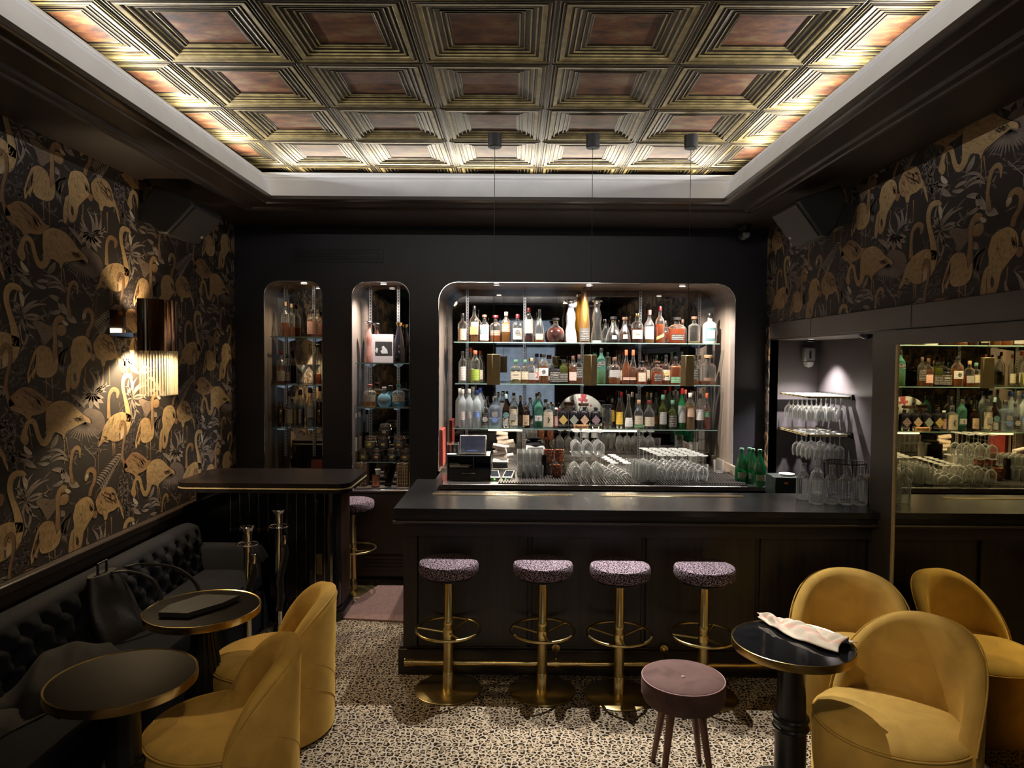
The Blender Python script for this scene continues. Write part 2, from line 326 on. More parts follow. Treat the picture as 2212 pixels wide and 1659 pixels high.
    def build(s,name,mats,parent=None,loc=(0,0,0),rz=0,smooth=True,ang=38):
        return put(name,s.mesh(name,mats,smooth,ang),parent,loc,rz)
def put(name,me,parent=None,loc=(0,0,0),rz=0):
    o=bpy.data.objects.new(name,me); C.objects.link(o); o.location=loc; o.rotation_euler=(0,0,rz)
    if parent is not None: o.parent=parent
    return o
def tag(o,label,cat,group=None):
    o['label']=label; o['category']=cat
    if group: o['group']=group
    return o
def struct(o): o['kind']='structure'; return o
def thing(name,label,cat,loc=(0,0,0),rz=0,group=None):
    o=bpy.data.objects.new(name,None); o.empty_display_size=.1; C.objects.link(o); o.location=loc; o.rotation_euler=(0,0,rz)
    return tag(o,label,cat,group)
KIDS={}
def copy_tree(o,parent=None,loc=None,rz=None,label=None,group=None):
    c=o.copy(); C.objects.link(c)
    if parent is not None: c.parent=parent
    if loc is not None: c.location=loc
    if rz is not None: c.rotation_euler=(0,0,rz)
    if label: c['label']=label
    if group: c['group']=group
    for ch in list(o.children): copy_tree(ch,c)
    return c
def text_mesh(txt,size,mat,name='lettering',extrude=.0004,shear=0):
    cu=bpy.data.curves.new(name,'FONT'); cu.body=txt; cu.size=size; cu.align_x='CENTER'; cu.align_y='CENTER'; cu.extrude=extrude; cu.shear=shear; cu.resolution_u=2
    o=bpy.data.objects.new(name,cu); C.objects.link(o); dg=bpy.context.evaluated_depsgraph_get()
    me=bpy.data.meshes.new_from_object(o.evaluated_get(dg)); me.name=name; bpy.data.objects.remove(o); me.materials.clear(); me.materials.append(mat); return me
def rrect(x0,x1,z0,z1,r,n=8,bottom=False):
    """rounded rectangle; rounded at the top, at the bottom too if asked"""
    p=[]
    for k in range(n+1): t=PI/2*k/n; p.append((x1-r+r*cos(t),z1-r+r*sin(t)))
    for k in range(n+1): t=PI/2+PI/2*k/n; p.append((x0+r+r*cos(t),z1-r+r*sin(t)))
    if bottom:
        for k in range(n+1): t=PI+PI/2*k/n; p.append((x0+r+r*cos(t),z0+r+r*sin(t)))
        for k in range(n+1): t=1.5*PI+PI/2*k/n; p.append((x1-r+r*cos(t),z0+r+r*sin(t)))
    else: p+=[(x0,z0),(x1,z0)]
    return p
# ---------------------------------------------------------------- the room
XL,XR,YB,YF=-2.25,2.0,5.66,-1.6; ZS=2.845; ZT=3.19
fl=struct(MB().box(-2.7,2.7,YF-.1,6.6,-.08,0).build('floor',mCarpet,smooth=False))
# back wall with its three round-shouldered niche openings
mJambF=P('satin_mauve_jamb',(.22,.185,.17),.28,.0,var=.1)
NICH=[(-.615,1.755,.885,2.405,.15,6.27),(-2.015,-1.548,.80,2.405,.115,5.98),(-1.311,-.849,.745,2.405,.115,5.98)]
outer=[(XL,0),(2.45,0),(2.45,ZS+.05),(XL,ZS+.05)]
loops=[[Vector((a,b,0)) for a,b in outer]]+[[Vector((a,b,0)) for a,b in rrect(*n[:4],n[4])] for n in NICH]
flat=[p for l in loops for p in l]; tr=tessellate_polygon(loops)
m=MB(); m.add([(p.x,YB,p.y) for p in flat],[tuple(t) for t in tr])
wb=struct(m.build('wall_back',mDark,smooth=False))
for i,n in enumerate(NICH):
    o=rrect(*n[:4],n[4]); o=o[-1:]+o[:-1]           # open strip: bottom left, right side up and over, down to bottom right reversed
    o=rrect(*n[:4],n[4]); strip=[o[-1]]+o[:-1]
    y2=YB+.12 if i==0 else YB+.07
    a=MB().grid([[(x,YB,z) for x,z in strip],[(x,y2,z) for x,z in strip]])
    struct(a.build('trim_%d'%(2*i+1),mJambF))
    b=MB().grid([[(x,y2,z) for x,z in strip],[(x,n[5],z) for x,z in strip]])
    b.box(n[0]-.01,n[1]+.01,YB,n[5],n[2]-.03,n[2])
    struct(b.build('trim_%d'%(2*i+2),mWoodJ))
    # thin bright edge bead round the opening
    a=MB().tube([(x,YB-.002,z) for x,z in strip],.0035,6)
    tag(a.build('niche_edge_bead',mChrome),['thin metal edge bead framing the wide bottle niche','thin metal edge bead framing the far left narrow niche','thin metal edge bead framing the narrow niche with the white picture'][i],'trim','niche edge beads')
    mm=MB(); pts=rrect(n[0],n[1],n[2],n[3],n[4]); mm.prism(pts,'y',n[5],n[5]+.012)
    tag(mm.build('niche_mirror',mMirB,smooth=False),['large antiqued mirror at the back of the wide bottle niche','tall antiqued mirror at the back of the far left niche','tall antiqued mirror behind the white picture in the narrow niche'][i],'mirror')
# left wall, rail and panelling
struct(MB().box(XL-.1,XL,YF,YB,0,ZS+.05).build('wall_left',P('wallpaper_ground',(.019,.013,.010),.75,var=.25,scale=3,detail=6,bump=.3,bscale=400,bdist=.0008),smooth=False))
t=MB().box(XL,XL+.05,YF,YB,.755,.80,bev=.006).box(XL,XL+.03,YF,YB,.70,.755).box(XL,XL+.018,YF,YB,.02,.70)
struct(t.build('trim_7',mWoodH))
# right wall
mWPr=MATS['wallpaper_ground']
struct(MB().box(XR,XR+.1,YF,YB,2.06,ZS+.05).box(XR,XR+.05,5.52,YB,0,2.06).build('wall_right',mWPr,smooth=False))
t=MB().box(XR-.022,XR+.1,YF,5.52,1.965,2.085,bev=.004).box(XR-.004,XR+.1,YF,3.96,1.885,1.962)
for y in (4.75,3.55,2.35): t.box(XR-.024,XR-.02,y,y+.004,1.966,2.084,0)
struct(t.build('trim_8',mTaupe,smooth=False))
struct(MB().box(XR,XR+.36,3.72,3.96,0,1.885).box(XR,XR+.1,YF,3.72,0,.10).box(XR-.012,XR+.1,YF,3.73,.0,.09).build('wall_right_pier',mTaupe,smooth=False))
mm=MB().box(XR,XR+.012,YF,3.70,.10,1.885); tag(mm.build('wall_mirror',mMirR,smooth=False),'large bronze-tinted wall mirror on the right reflecting the back bar','mirror')
struct(MB().box(XR-.006,XR+.004,3.698,3.716,.1,1.885).build('trim_9',mBrassM,smooth=False))
# recess beyond the right end of the bar
t=MB().box(XR+.36,XR+.40,3.9,5.6,0,2.0).box(XR,XR+.4,5.52,5.56,0,2.0).box(XR,XR+.4,3.72,5.56,1.955,1.99)
struct(t.build('wall_recess',mMauve,smooth=False))
# rear wall with a street door of glass panes and daylight beyond
t=MB().box(XL,-.45,YF-.1,YF,0,ZS+.4).box(.85,XR+.1,YF-.1,YF,0,ZS+.4).box(-.45,.85,YF-.1,YF,2.62,ZS+.4)
struct(t.build('wall_rear',mDark,smooth=False))
dm=MB()
for x in (-.45,.16,.79): dm.box(x,x+.06,YF-.09,YF-.02,0,2.62)
for z in (0,2.02,2.56): dm.box(-.45,.85,YF-.09,YF-.02,z,z+.07 if z else .35)
struct(dm.build('door_1',mBlack,smooth=False))
day=P('daylit_street_beyond_door',(.5,.62,.75),.9,emit=.75,ecol=(.55,.72,.95))
d=MB().box(-.9,1.3,YF-.62,YF-.6,-.05,2.9); struct(d.build('window_1',day,smooth=False))
sg=thing('digital_display','small black digital display with green and blue segments on the rear wall','display',(-1.75,YF+.01,2.35))
MB().box(-.2,.2,0,.03,-.1,.1,bev=.005).build('housing',mBlack,sg)
q=MB()
for k in range(4): q.box(-.15+k*.08,-.1+k*.08,.03,.032,.0,.012).box(-.15+k*.08,-.14+k*.08,.03,.032,0,.05)
q.build('green_segment',P('green_led',(.1,.9,.3),.5,emit=6,ecol=(.1,1,.35)),sg,smooth=False)
q=MB()
for k in range(4): q.box(-.16+k*.09,-.12+k*.09,.03,.032,-.06,-.03)
q.build('blue_segment',P('blue_led',(.1,.15,.9),.5,emit=6,ecol=(.1,.15,1)),sg,smooth=False)
# ceiling: soffit ring, mouldings, white cornice, ledge, box above
m=MB()
def ring(mb,x0,x1,y0,y1,X0,X1,Y0,Y1,z0,z1,mi=0):
    mb.box(X0,X1,y1,Y1,z0,z1,mi).box(X0,X1,Y0,y0,z0,z1,mi).box(X0,x0,y0,y1,z0,z1,mi).box(x1,X1,y0,y1,z0,z1,mi)
ring(m,TX0-.07,TX1+.07,TY0-.07,TY1+.07,XL-.2,XR+.5,YF-.1,YB+.02,ZS,ZS+.05)
m.box(XL-.2,XR+.5,YB+.02,6.4,2.43,2.48)      # lid over the niches
cl=struct(m.build('ceiling',mSoffit,smooth=False))
m=MB()
def frame(mb,prof,mi=0):
    """sweep a moulding profile (outward offset, z) round the ceiling opening"""
    rows=[]
    for d,z in prof: rows.append([(TX0-d,TY0-d,z),(TX1+d,TY0-d,z),(TX1+d,TY1+d,z),(TX0-d,TY1+d,z)])
    mb.grid(rows,mi,cu=True)
frame(m,[(0,ZS+.01),(0,ZS-.012),(.015,ZS-.02),(.05,ZS-.022),(.055,ZS-.03),(.20,ZS-.022),(.21,ZS-.034),(.235,ZS-.034),(.24,ZS-.022),(.262,ZS-.022),(.268,ZS-.030),(.285,ZS-.028),(.295,ZS-.008),(.31,ZS+.002)])
struct(m.build('trim_10',mMold,ang=25))
m=MB()
frame(m,[(0.002,ZS-.011),(.055,ZS+.125),(.058,ZS+.128),(.052,ZS+.134),(.062,ZS+.146),(.075,ZS+.150),(.078,ZS+.158),(.074,ZS+.164),(.086,ZS+.18),(.10,ZS+.186),(.115,ZS+.188),(.12,ZS+.10)])
struct(m.build('trim_11',mWhite,ang=25))
m=MB(); x0,x1,y0,y1=TX0-.62,TX1+.62,TY0-.62,TY1+.84
ring(m,TX0-.11,TX1+.11,TY0-.11,TY1+.11,x0,x1,y0,y1,ZS+.05,ZS+.10)
ring(m,x0,x1,y0,y1,x0-.03,x1+.03,y0-.03,y1+.03,ZS+.05,3.34)
m.box(x0,x1,y0,y1,3.30,3.34)
struct(m.build('ceiling_void',mBlack,smooth=False))
# pressed metal ceiling tiles
mTB=P('ceiling_tile_worn_brass',(.22,.17,.068),.42,.4,var=.45,scale=16,detail=7)
mTD=P('ceiling_tile_dark_patina',(.022,.016,.013),.38,.5,var=.4,scale=12,detail=7)
def copper():
    m=bpy.data.materials.new('ceiling_tile_copper_centre'); m.use_nodes=True; nt=m.node_tree; N=nt.nodes; L=nt.links; b=N['Principled BSDF']; b.inputs['Metallic'].default_value=.15; b.inputs['Roughness'].default_value=.5; b.inputs['Specular IOR Level'].default_value=.25
    tc=N.new('ShaderNodeTexCoord'); oi=N.new('ShaderNodeObjectInfo'); ad=N.new('ShaderNodeVectorMath'); ad.operation='ADD'; sc=N.new('ShaderNodeVectorMath'); sc.operation='SCALE'; sc.inputs[0].default_value=(37,91,13)
    L.new(oi.outputs['Random'],sc.inputs['Scale']); L.new(tc.outputs['Object'],ad.inputs[0]); L.new(sc.outputs[0],ad.inputs[1])
    mp=N.new('ShaderNodeMapping'); mp.inputs['Scale'].default_value=(1,2.2,1); L.new(ad.outputs[0],mp.inputs[0])
    n=N.new('ShaderNodeTexNoise'); n.inputs['Scale'].default_value=6; n.inputs['Detail'].default_value=8; n.inputs['Roughness'].default_value=.65; L.new(mp.outputs[0],n.inputs[0])
    r=ramp(N,[(.36,(.035,.019,.014)),(.45,(.10,.042,.023)),(.54,(.165,.065,.028)),(.58,(.17,.095,.04)),(.64,(.19,.13,.06))]); L.new(n.outputs[0],r.inputs[0]); L.new(r.outputs[0],b.inputs['Base Color']); return m
mTC=copper()
HT=.30
TP=[(.0,.024,2),(.465,.024,2),(.475,.020,1),(.498,.020,1),(.503,.0165,0),(.516,.0165,0),(.522,.021,1),(.560,.021,1),(.566,.016,0),(.580,.015,0),(.588,.020,1),(.655,.017,1),(.661,.012,0),(.676,.011,0),(.684,.016,1),(.735,.013,1),(.742,.007,0),(.760,.006,0),(.768,.011,1),(.800,.009,1),(.812,.002,0),(.875,.0,0),(.885,.006,1),(.912,.004,1),(.917,.0,0),(.928,.0,0),(.935,.006,1),(.958,.003,1),(.963,.0,0),(.972,.0,0),(.978,.004,1),(1.0,.006,1)]
def tile_mesh(cutx=0,cuty=0,seed=0):
    rr=random.Random(seed); mb=MB(); prev=None
    for i,(s,z,mi) in enumerate(TP):
        if s==0: continue
        h=s*HT; n=4; ringp=[]
        for a,b in ((-1,-1),(1,-1),(1,1),(-1,1)):
            j=.0012
            ringp.append((a*h+rr.uniform(-j,j),b*h+rr.uniform(-j,j),z+rr.uniform(-.0006,.0006)))
        if prev is None: mb.add(ringp,[(0,1,2,3)],2)
        else:
            o=len(mb.v)-4; mb.v+=ringp
            for k in range(4): mb.f.append((o+k,o+(k+1)%4,o+4+(k+1)%4,o+4+k)); mb.mi.append(mi)
        prev=ringp
    me=mb.mesh('ceiling_tile',[mTB,mTD,mTC],smooth=False)
    if cutx or cuty:
        b=bmesh.new(); b.from_mesh(me)
        if cutx: bmesh.ops.bisect_plane(b,geom=b.verts[:]+b.edges[:]+b.faces[:],plane_co=(0,0,0),plane_no=(-cutx,0,0),clear_outer=True)
        if cuty: bmesh.ops.bisect_plane(b,geom=b.verts[:]+b.edges[:]+b.faces[:],plane_co=(0,0,0),plane_no=(0,-cuty,0),clear_outer=True)
        b.to_mesh(me); b.free()
    return me
TM={}
for i in range(-1,6):
    for j in range(0,11):
        cx=-1.642+.3+.6*i; cyy=5.19+.3-.6*j
        if j==10: continue
        cutx=1 if i==-1 else (-1 if i==5 else 0); cuty=-1 if j==0 else 0
        k=(cutx,cuty,(i*3+j*5)%4)
        if k not in TM: TM[k]=tile_mesh(cutx,cuty,k[2]+7)
        put('ceiling_tile',TM[k],cl,(cx,cyy,ZT))
# ---------------------------------------------------------------- fixtures on walls and ceiling
g=thing('air_vent','black slotted air vent high on the back wall at left','vent',(-1.43,YB,2.605))
MB().box(-.37,.37,-.006,0,-.05,.05,bev=.003).build('frame',mDark,g,smooth=False)
sl=MB().box(-.345,.345,-.014,-.008,-.003,.003).mesh('slat',mBlack,False)
for k in range(7): put('slat',sl,g,(0,0,-.036+.012*k))
for i,(x,w) in enumerate(((-.136,'left'),(.467,'middle'),(1.07,'right'))):
    ptop=ZT+.03; g=thing('pendant_lamp',('brass block pendant hanging over the bar, nearest the cash box','brass block pendant over the bar, middle one of three, in front of the round bottle mirror','brass block pendant over the bar nearest the green bottles')[i].replace(', in front of the round bottle mirror',''),'lamp',(x,4.395,0),0,'brass pendants over the bar')
    MB().lathe([(.042,0),(.042,-.075),(.038,-.08),(0,-.08)],(0,0,ptop-.045),24).build('canopy',mBlack,g)
    MB().tube([(0,0,ptop-.12),(0,0,1.825)],.0018,6).build('cord',mBlack,g)
    rz=(.62,.80,.30)[i]; b=MB().box(-.030,.030,-.030,.030,1.635,1.825,bev=.002); o=b.build('block',mBrassM,g); o.rotation_euler=(0,0,rz)
g=thing('security_camera','small black dome security camera in the back right ceiling corner','camera',(1.765,5.52,ZS-.0))
MB().lathe([(.055,0),(.055,-.02),(.052,-.04),(.05,-.045)],(0,0,0),20).build('mount',mBlack,g)
MB().lathe([(0,-.035),(.032,-.035),(.044,-.055),(.047,-.08),(.04,-.105),(.02,-.12),(0,-.123)],(0,-.01,0),20).build('dome',mBlack,g)
o=MB().lathe([(.018,0),(.026,.0),(.027,.012),(.018,.012)],(0,0,0),20).build('lens_ring',mGreyMet,g,(0,-.048,-.086)); o.rotation_euler=(R(70),0,0)
def speaker(pts,brk,Y0,Y1,label):
    g=thing('wall_speaker',label,'speaker',(0,0,0))
    f=lambda L:[(at(x,y,Y=Y0).x,at(x,y,Y=Y0).z) for x,y in L]
    c=f(pts); b=MB().prism(c,'y',Y0,Y1); me=b.mesh('cabinet',P('speaker_grey_black',(.008,.0075,.007),.5,var=.1))
    o=put('cabinet',me,g); md=o.modifiers.new('soft_edges','BEVEL'); md.width=.012; md.segments=3
    # perforated front between corners 2 and 3 of the outline
    p,q=Vector((c[2][0],0,c[2][1])),Vector((c[3][0],0,c[3][1])); n=(q-p).cross(Vector((0,1,0))).normalized(); 
    if n.z>0: n=-n
    d=(q-p)*.04; A,B=p+d+n*.002,q-d+n*.002; vs=[(A.x,Y0+.02,A.z),(B.x,Y0+.02,B.z),(B.x,Y1-.02,B.z),(A.x,Y1-.02,A.z)]; vs+=[(x+n.x*.006,y,z+n.z*.006) for x,y,z in vs]
    MB().add(vs,[(0,1,2,3),(4,5,6,7),(0,1,5,4),(1,2,6,5),(2,3,7,6),(3,0,4,7)]).build('grille',P('speaker_grille_grey',(.008,.0075,.007),.6,var=.15,scale=60),g,smooth=False)
    m_=A*.25+B*.75+n*.007; e=(B-A).normalized(); MB().add([(m_.x-e.x*.008,Y1-.07,m_.z-e.z*.008),(m_.x+e.x*.008,Y1-.07,m_.z+e.z*.008),(m_.x+e.x*.008,Y1-.04,m_.z+e.z*.008),(m_.x-e.x*.008,Y1-.04,m_.z-e.z*.008)],[(0,1,2,3)]).build('badge',mGreyMet,g,smooth=False)
    MB().prism(f(brk),'y',Y0+.03,Y0+.12).build('bracket',mBlack,g)
    return g
speaker([(330,398),(411,428),(419,444),(360,505),(339,502),(326,484),(308,440)],[(291,437),(330,430),(334,486),(291,472)],4.19,4.60,'black angled loudspeaker on the left wall above the lit sconce')
speaker([(1815,400),(1731,427),(1722,436),(1775,510),(1789,512),(1808,490),(1830,425)],[(1850,441),(1815,430),(1804,492),(1849,477)],4.12,4.53,'black angled loudspeaker on the right wall under the ceiling')
# wall sconce
sx=-2.125; c=at(334,705,X=sx); g=thing('wall_sconce','bronze half-cylinder sconce with glass rods on flamingo wallpaper','lamp',(sx,c.y,0))
mRod=thin_glass('sconce_glass_rod',(.97,.95,.88),2,.5,.16,(1,.93,.75))
zt,zm,zb=at(337,650,X=sx).z,at(337,758,X=sx).z,at(345,852,X=sx).z
r0=.165
half=[(r0*.75*cos(t)-.0,r0*1.3*sin(t)) for t in [R(-90+15*k) for k in range(13)]]
b=MB(); n=20
for rr_,flip in ((1,0),(.97,1)):
    b.grid([[(rr_*.115*cos(t),rr_*.175*sin(t),z) for t in [R(-95+190*k/n) for k in range(n+1)]] for z in (zm,zt)])
b.build('shade',mBronze,g)
MB().box(-.125,-.115,-.26,-.10,zm+.08,zt-.07).box(-.125,-.02,-.14,-.10,1.9,1.93).build('wall_plate',mChrome,g)
rd=MB().tube([(0,0,zb),(0,0,zm+.02)],.0052,8).mesh('glass_rod',mRod)
for k in range(26):
    t=R(-92+184*k/25); put('glass_rod',rd,g,(.105*cos(t),.160*sin(t),0))
bm_=MB().lathe([(0,0),(.03,0),(.03,.04),(0,.04)],(0,0,zm+.09),12); bm_.build('bulb',P('warm_bulb',(1,.8,.5),.4,emit=5,ecol=(1,.72,.4)),g)
lamp('sconce_light','SPOT',(sx-.02,c.y-.02,zm+.05),100,(1,.76,.46),.02,R(118),.35,aim=(sx-.07,c.y-.05,0))
lamp('sconce_light','SPOT',(sx-.02,c.y-.02,zm+.15),14,(1,.74,.45),.02,R(100),.5,aim=(sx-.05,c.y-.05,3))
# ---------------------------------------------------------------- flamingo wallpaper (flat print)
GOLD=(.50,.345,.165); GOLD2=(.38,.245,.115); BRN=(.26,.145,.07); DK=(.10,.06,.04); LEAF=(.42,.345,.29); LEAF2=(.28,.225,.19); LEAF3=(.10,.076,.068); BONE=(.58,.50,.38); SHD=(.03,.018,.014)
wr=random.Random(3)
class Print:
    def __init__(s): s.v=[]; s.f=[]; s.c=[]; s.lay=0
    def poly(s,pts,col,col2=None,lay=None):
        """pts in crop pixels; col2 shades towards the bottom"""
        z=s.lay if lay is None else lay
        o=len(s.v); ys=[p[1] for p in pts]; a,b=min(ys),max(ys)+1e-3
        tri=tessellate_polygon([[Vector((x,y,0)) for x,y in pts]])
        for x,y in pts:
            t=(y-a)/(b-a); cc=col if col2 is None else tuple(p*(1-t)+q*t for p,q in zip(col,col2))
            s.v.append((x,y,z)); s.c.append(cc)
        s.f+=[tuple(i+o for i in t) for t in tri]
    def smooth(s,pts,n=4):
        out=[]; m=len(pts)
        for i in range(m):
            p0,p1,p2,p3=[pts[(i+k-1)%m] for k in range(4)]
            for j in range(n):
                t=j/n; out.append(tuple(.5*((2*b)+(-a+c)*t+(2*a-5*b+4*c-d)*t*t+(-a+3*b-3*c+d)*t**3) for a,b,c,d in zip(p0,p1,p2,p3)))
        return out
    def curve(s,pts,n=6):
        out=[]; m=len(pts)
        for i in range(m-1):
            p0=pts[max(i-1,0)];p1=pts[i];p2=pts[i+1];p3=pts[min(i+2,m-1)]
            for j in range(n):
                t=j/n; out.append(tuple(.5*((2*b)+(-a+c)*t+(2*a-5*b+4*c-d)*t*t+(-a+3*b-3*c+d)*t**3) for a,b,c,d in zip(p0,p1,p2,p3)))
        return out+[pts[-1]]
    def stroke(s,pts,w,col,col2=None,n=6,lay=None):
        """tapered stroke; w a number or a list per point"""
        z=s.lay if lay is None else lay
        ws=w if isinstance(w,(list,tuple)) else [w]*len(pts)
        cp=s.curve([(x,y,k) for (x,y),k in zip(pts,ws)],n) if len(pts)>2 else [(*pts[0],ws[0]),(*pts[1],ws[1])]
        o=len(s.v); L=len(cp)
        for i,(x,y,k) in enumerate(cp):
            a=cp[max(i-1,0)]; b=cp[min(i+1,L-1)]; dx,dy=b[0]-a[0],b[1]-a[1]; q=math.hypot(dx,dy)+1e-6; nx,ny=-dy/q*k/2,dx/q*k/2
            t=i/(L-1); cc=col if col2 is None else tuple(p*(1-t)+q2*t for p,q2 in zip(col,col2))
            s.v+=[(x+nx,y+ny,z),(x-nx,y-ny,z)]; s.c+=[cc,tuple(e*.82 for e in cc)]
        for i in range(L-1): s.f.append((o+2*i,o+2*i+1,o+2*i+3,o+2*i+2))
    def leaf(s,x0,y0,x1,y1,w,bend=0,col=LEAF,vein=True):
        mx,my=(x0+x1)/2,(y0+y1)/2; dx,dy=x1-x0,y1-y0; mx+=-dy*bend; my+=dx*bend
        k=wr.uniform(.8,1.15); c=tuple(e*k for e in col)
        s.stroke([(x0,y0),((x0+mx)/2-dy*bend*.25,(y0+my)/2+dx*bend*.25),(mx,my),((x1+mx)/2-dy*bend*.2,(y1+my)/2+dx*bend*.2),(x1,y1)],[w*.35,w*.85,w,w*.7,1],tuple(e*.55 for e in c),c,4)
        if vein and w>16: s.stroke([(x0,y0),(mx,my),(x1,y1)],[3,3,1],tuple(e*.5 for e in c),None,4,lay=s.lay+.2)
    def feathers(s,outline,n,ang,length,col,w=5,spread=25,lay=None):
        xs=[p[0] for p in outline]; ys=[p[1] for p in outline]
        def inside(x,y):
            r=False; j=len(outline)-1
            for i in range(len(outline)):
                xi,yi=outline[i]; xj,yj=outline[j]
                if (yi>y)!=(yj>y) and x<(xj-xi)*(y-yi)/(yj-yi)+xi: r=not r
                j=i
            return r
        k=0; tries=0
        while k<n and tries<n*20:
            tries+=1; x=wr.uniform(min(xs),max(xs)); y=wr.uniform(min(ys),max(ys)); a=R(ang+wr.uniform(-spread,spread)); l=length*wr.uniform(.5,1.1)
            x2,y2=x+cos(a)*l,y+sin(a)*l
            if inside(x,y) and inside(x2,y2):
                c=tuple(e*wr.uniform(.75,1.2) for e in col)
                s.stroke([(x,y),((x+x2)/2+wr.uniform(-4,4),(y+y2)/2+wr.uniform(-4,4)),(x2,y2)],[1,w,1],c,None,2,lay=lay); k+=1
Q=Print()
def bird(outline,col,col2,fan=0,n=20,fc=None,lay=None):
    o=Q.smooth(outline,3)
    q=[]; cx=sum(p[0] for p in o)/len(o); cyy=sum(p[1] for p in o)/len(o)
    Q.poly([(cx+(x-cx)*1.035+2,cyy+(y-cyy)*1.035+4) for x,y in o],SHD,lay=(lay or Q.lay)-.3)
    Q.poly(o,col,col2,lay=lay)
    Q.feathers(o,int(n*1.7),fan,55,fc or tuple(c*.6 for c in col),5,22,lay=(lay or Q.lay)+.25)
    Q.feathers(o,int(n*1.7),fan,55,tuple(min(1,c*1.18) for c in col),4,22,lay=(lay or Q.lay)+.3)
# deep background foliage
Q.lay=0
for k in range(190):
    x,y=wr.uniform(-10,880),wr.uniform(-60,1560); a=R(wr.uniform(0,360)); l=wr.uniform(50,130)
    Q.leaf(x,y,x+cos(a)*l,y+sin(a)*l,wr.uniform(10,24),wr.uniform(-.2,.2),wr.choice(((.085,.063,.055),(.15,.115,.095),(.22,.17,.145))),False)
# agave burst, palms, fans, broad leaves
Q.lay=1
for a,l in ((-150,130),(-125,190),(-100,250),(-72,240),(-45,210),(-28,240),(-8,230),(12,210),(35,190),(60,220),(82,300),(97,350),(120,190),(150,150),(175,120)):
    Q.leaf(200,350,200+cos(R(a))*l,350+sin(R(a))*l,26,wr.choice((-.18,.15)),LEAF)
for a,l in ((-165,110),(-140,130),(-118,180),(-100,220),(-84,230),(-66,200),(-45,170),(-28,170),(-10,120)):
    Q.leaf(838,1045,838+cos(R(a))*l,1045+sin(R(a))*l,24,wr.choice((-.14,.16)),LEAF)
for a,l in ((40,130),(65,150),(95,160),(125,130),(150,120),(20,110)):
    Q.leaf(828,1040,828+cos(R(a))*l,1040+sin(R(a))*l,46,.05,LEAF)
Q.lay=1.3
for k in range(13):       # palm frond leaflets
    x=880+k*16; y=470-k*17
    Q.leaf(x,y,x-75+k*2,y-70+k*4,15,.12,LEAF); Q.leaf(x,y,x+2-k*3,y+95-k*2,16,-.12,LEAF)
Q.stroke([(850,510),(960,390),(1075,260)],[5,5,3],LEAF2,LEAF)
for k in range(9): Q.leaf(610,625,590-k*12,720+ (k%3)*30+k*9,20,.08,LEAF)
for k in range(10): Q.leaf(615,620,470+k*12,800+k*9,16,.12,LEAF2)
for k in range(17):       # fan under the S-neck bird
    a=R(40+k*7.5); l=200+18*(k%3); Q.leaf(745,1280,745+cos(a)*l,1280+sin(a)*l*.86,13,0,LEAF2)
Q.poly(Q.smooth([(760,1180),(840,1175),(910,1210),(940,1290),(915,1370),(850,1420),(760,1400),(700,1330)],3),(.20,.15,.12),LEAF3,lay=1.2)
for p in ((440,160,560,240,42,-.1),(530,190,620,340,60,.1),(600,330,690,405,58,.05),(450,310,560,285,40,.1),(330,60,420,90,34,.1),(430,90,590,140,26,-.2),(420,70,540,60,26,-.2),(130,1560,300,1600,40,.1),(200,1600,330,1700,60,.1),(360,1640,470,1600,30,-.1),(420,1560,610,1630,26,-.25),(450,1530,520,1400,44,.05),(640,1050,760,1170,40,-.1),(545,1040,620,1030,16,-.3),(520,560,560,620,50,.1)):
    Q.leaf(*p,LEAF)
for k in range(46):
    x,y=wr.uniform(30,240),wr.uniform(720,1010); a=R(wr.uniform(0,360)); Q.leaf(x,y,x+cos(a)*50,y+sin(a)*50,15,.1,(.13,.10,.10),False)
for k in range(60):
    x,y=wr.uniform(-20,190),wr.uniform(1240,1640); a=R(wr.uniform(20,140)); Q.leaf(x,y,x+cos(a)*70,y+sin(a)*70,16,.1,LEAF2,False)
for k in range(10):       # ripples on the water
    x,y=wr.uniform(780,930),wr.uniform(1500,1600); Q.stroke([(x,y),(x+20,y-5),(x+45,y-2)],[1,4,1],LEAF2)
Q.stroke([(755,1505),(855,1625)],[5,5],LEAF); Q.stroke([(855,1625),(852,1700)],[5,4],LEAF); Q.stroke([(880,1520),(878,1760)],[5,4],BRN)
# faded bird behind, legs
Q.lay=2
bird([(290,400),(350,385),(430,425),(500,430),(560,420),(592,450),(585,500),(550,522),(510,500),(455,545),(400,600),(370,545),(335,470)],(.20,.145,.105),(.16,.115,.09),10,16)
Q.stroke([(765,800),(762,950),(760,1120)],[9,6,6],BRN); Q.stroke([(690,980),(688,1060)],[7,5],BRN)
for x0,y0,x1,y1 in ((923,780,928,950),(978,790,980,960),(412,900,420,1080),(465,890,470,1100),(574,1430,575,1665),(590,1430,618,1620),(262,1340,290,1530),(1010,1470,1012,1600),(1025,1470,1028,1580)):
    Q.stroke([(x0,y0),((x0+x1)/2,(y0+y1)/2),(x1,y1)],[12,6,6],GOLD2,BRN)
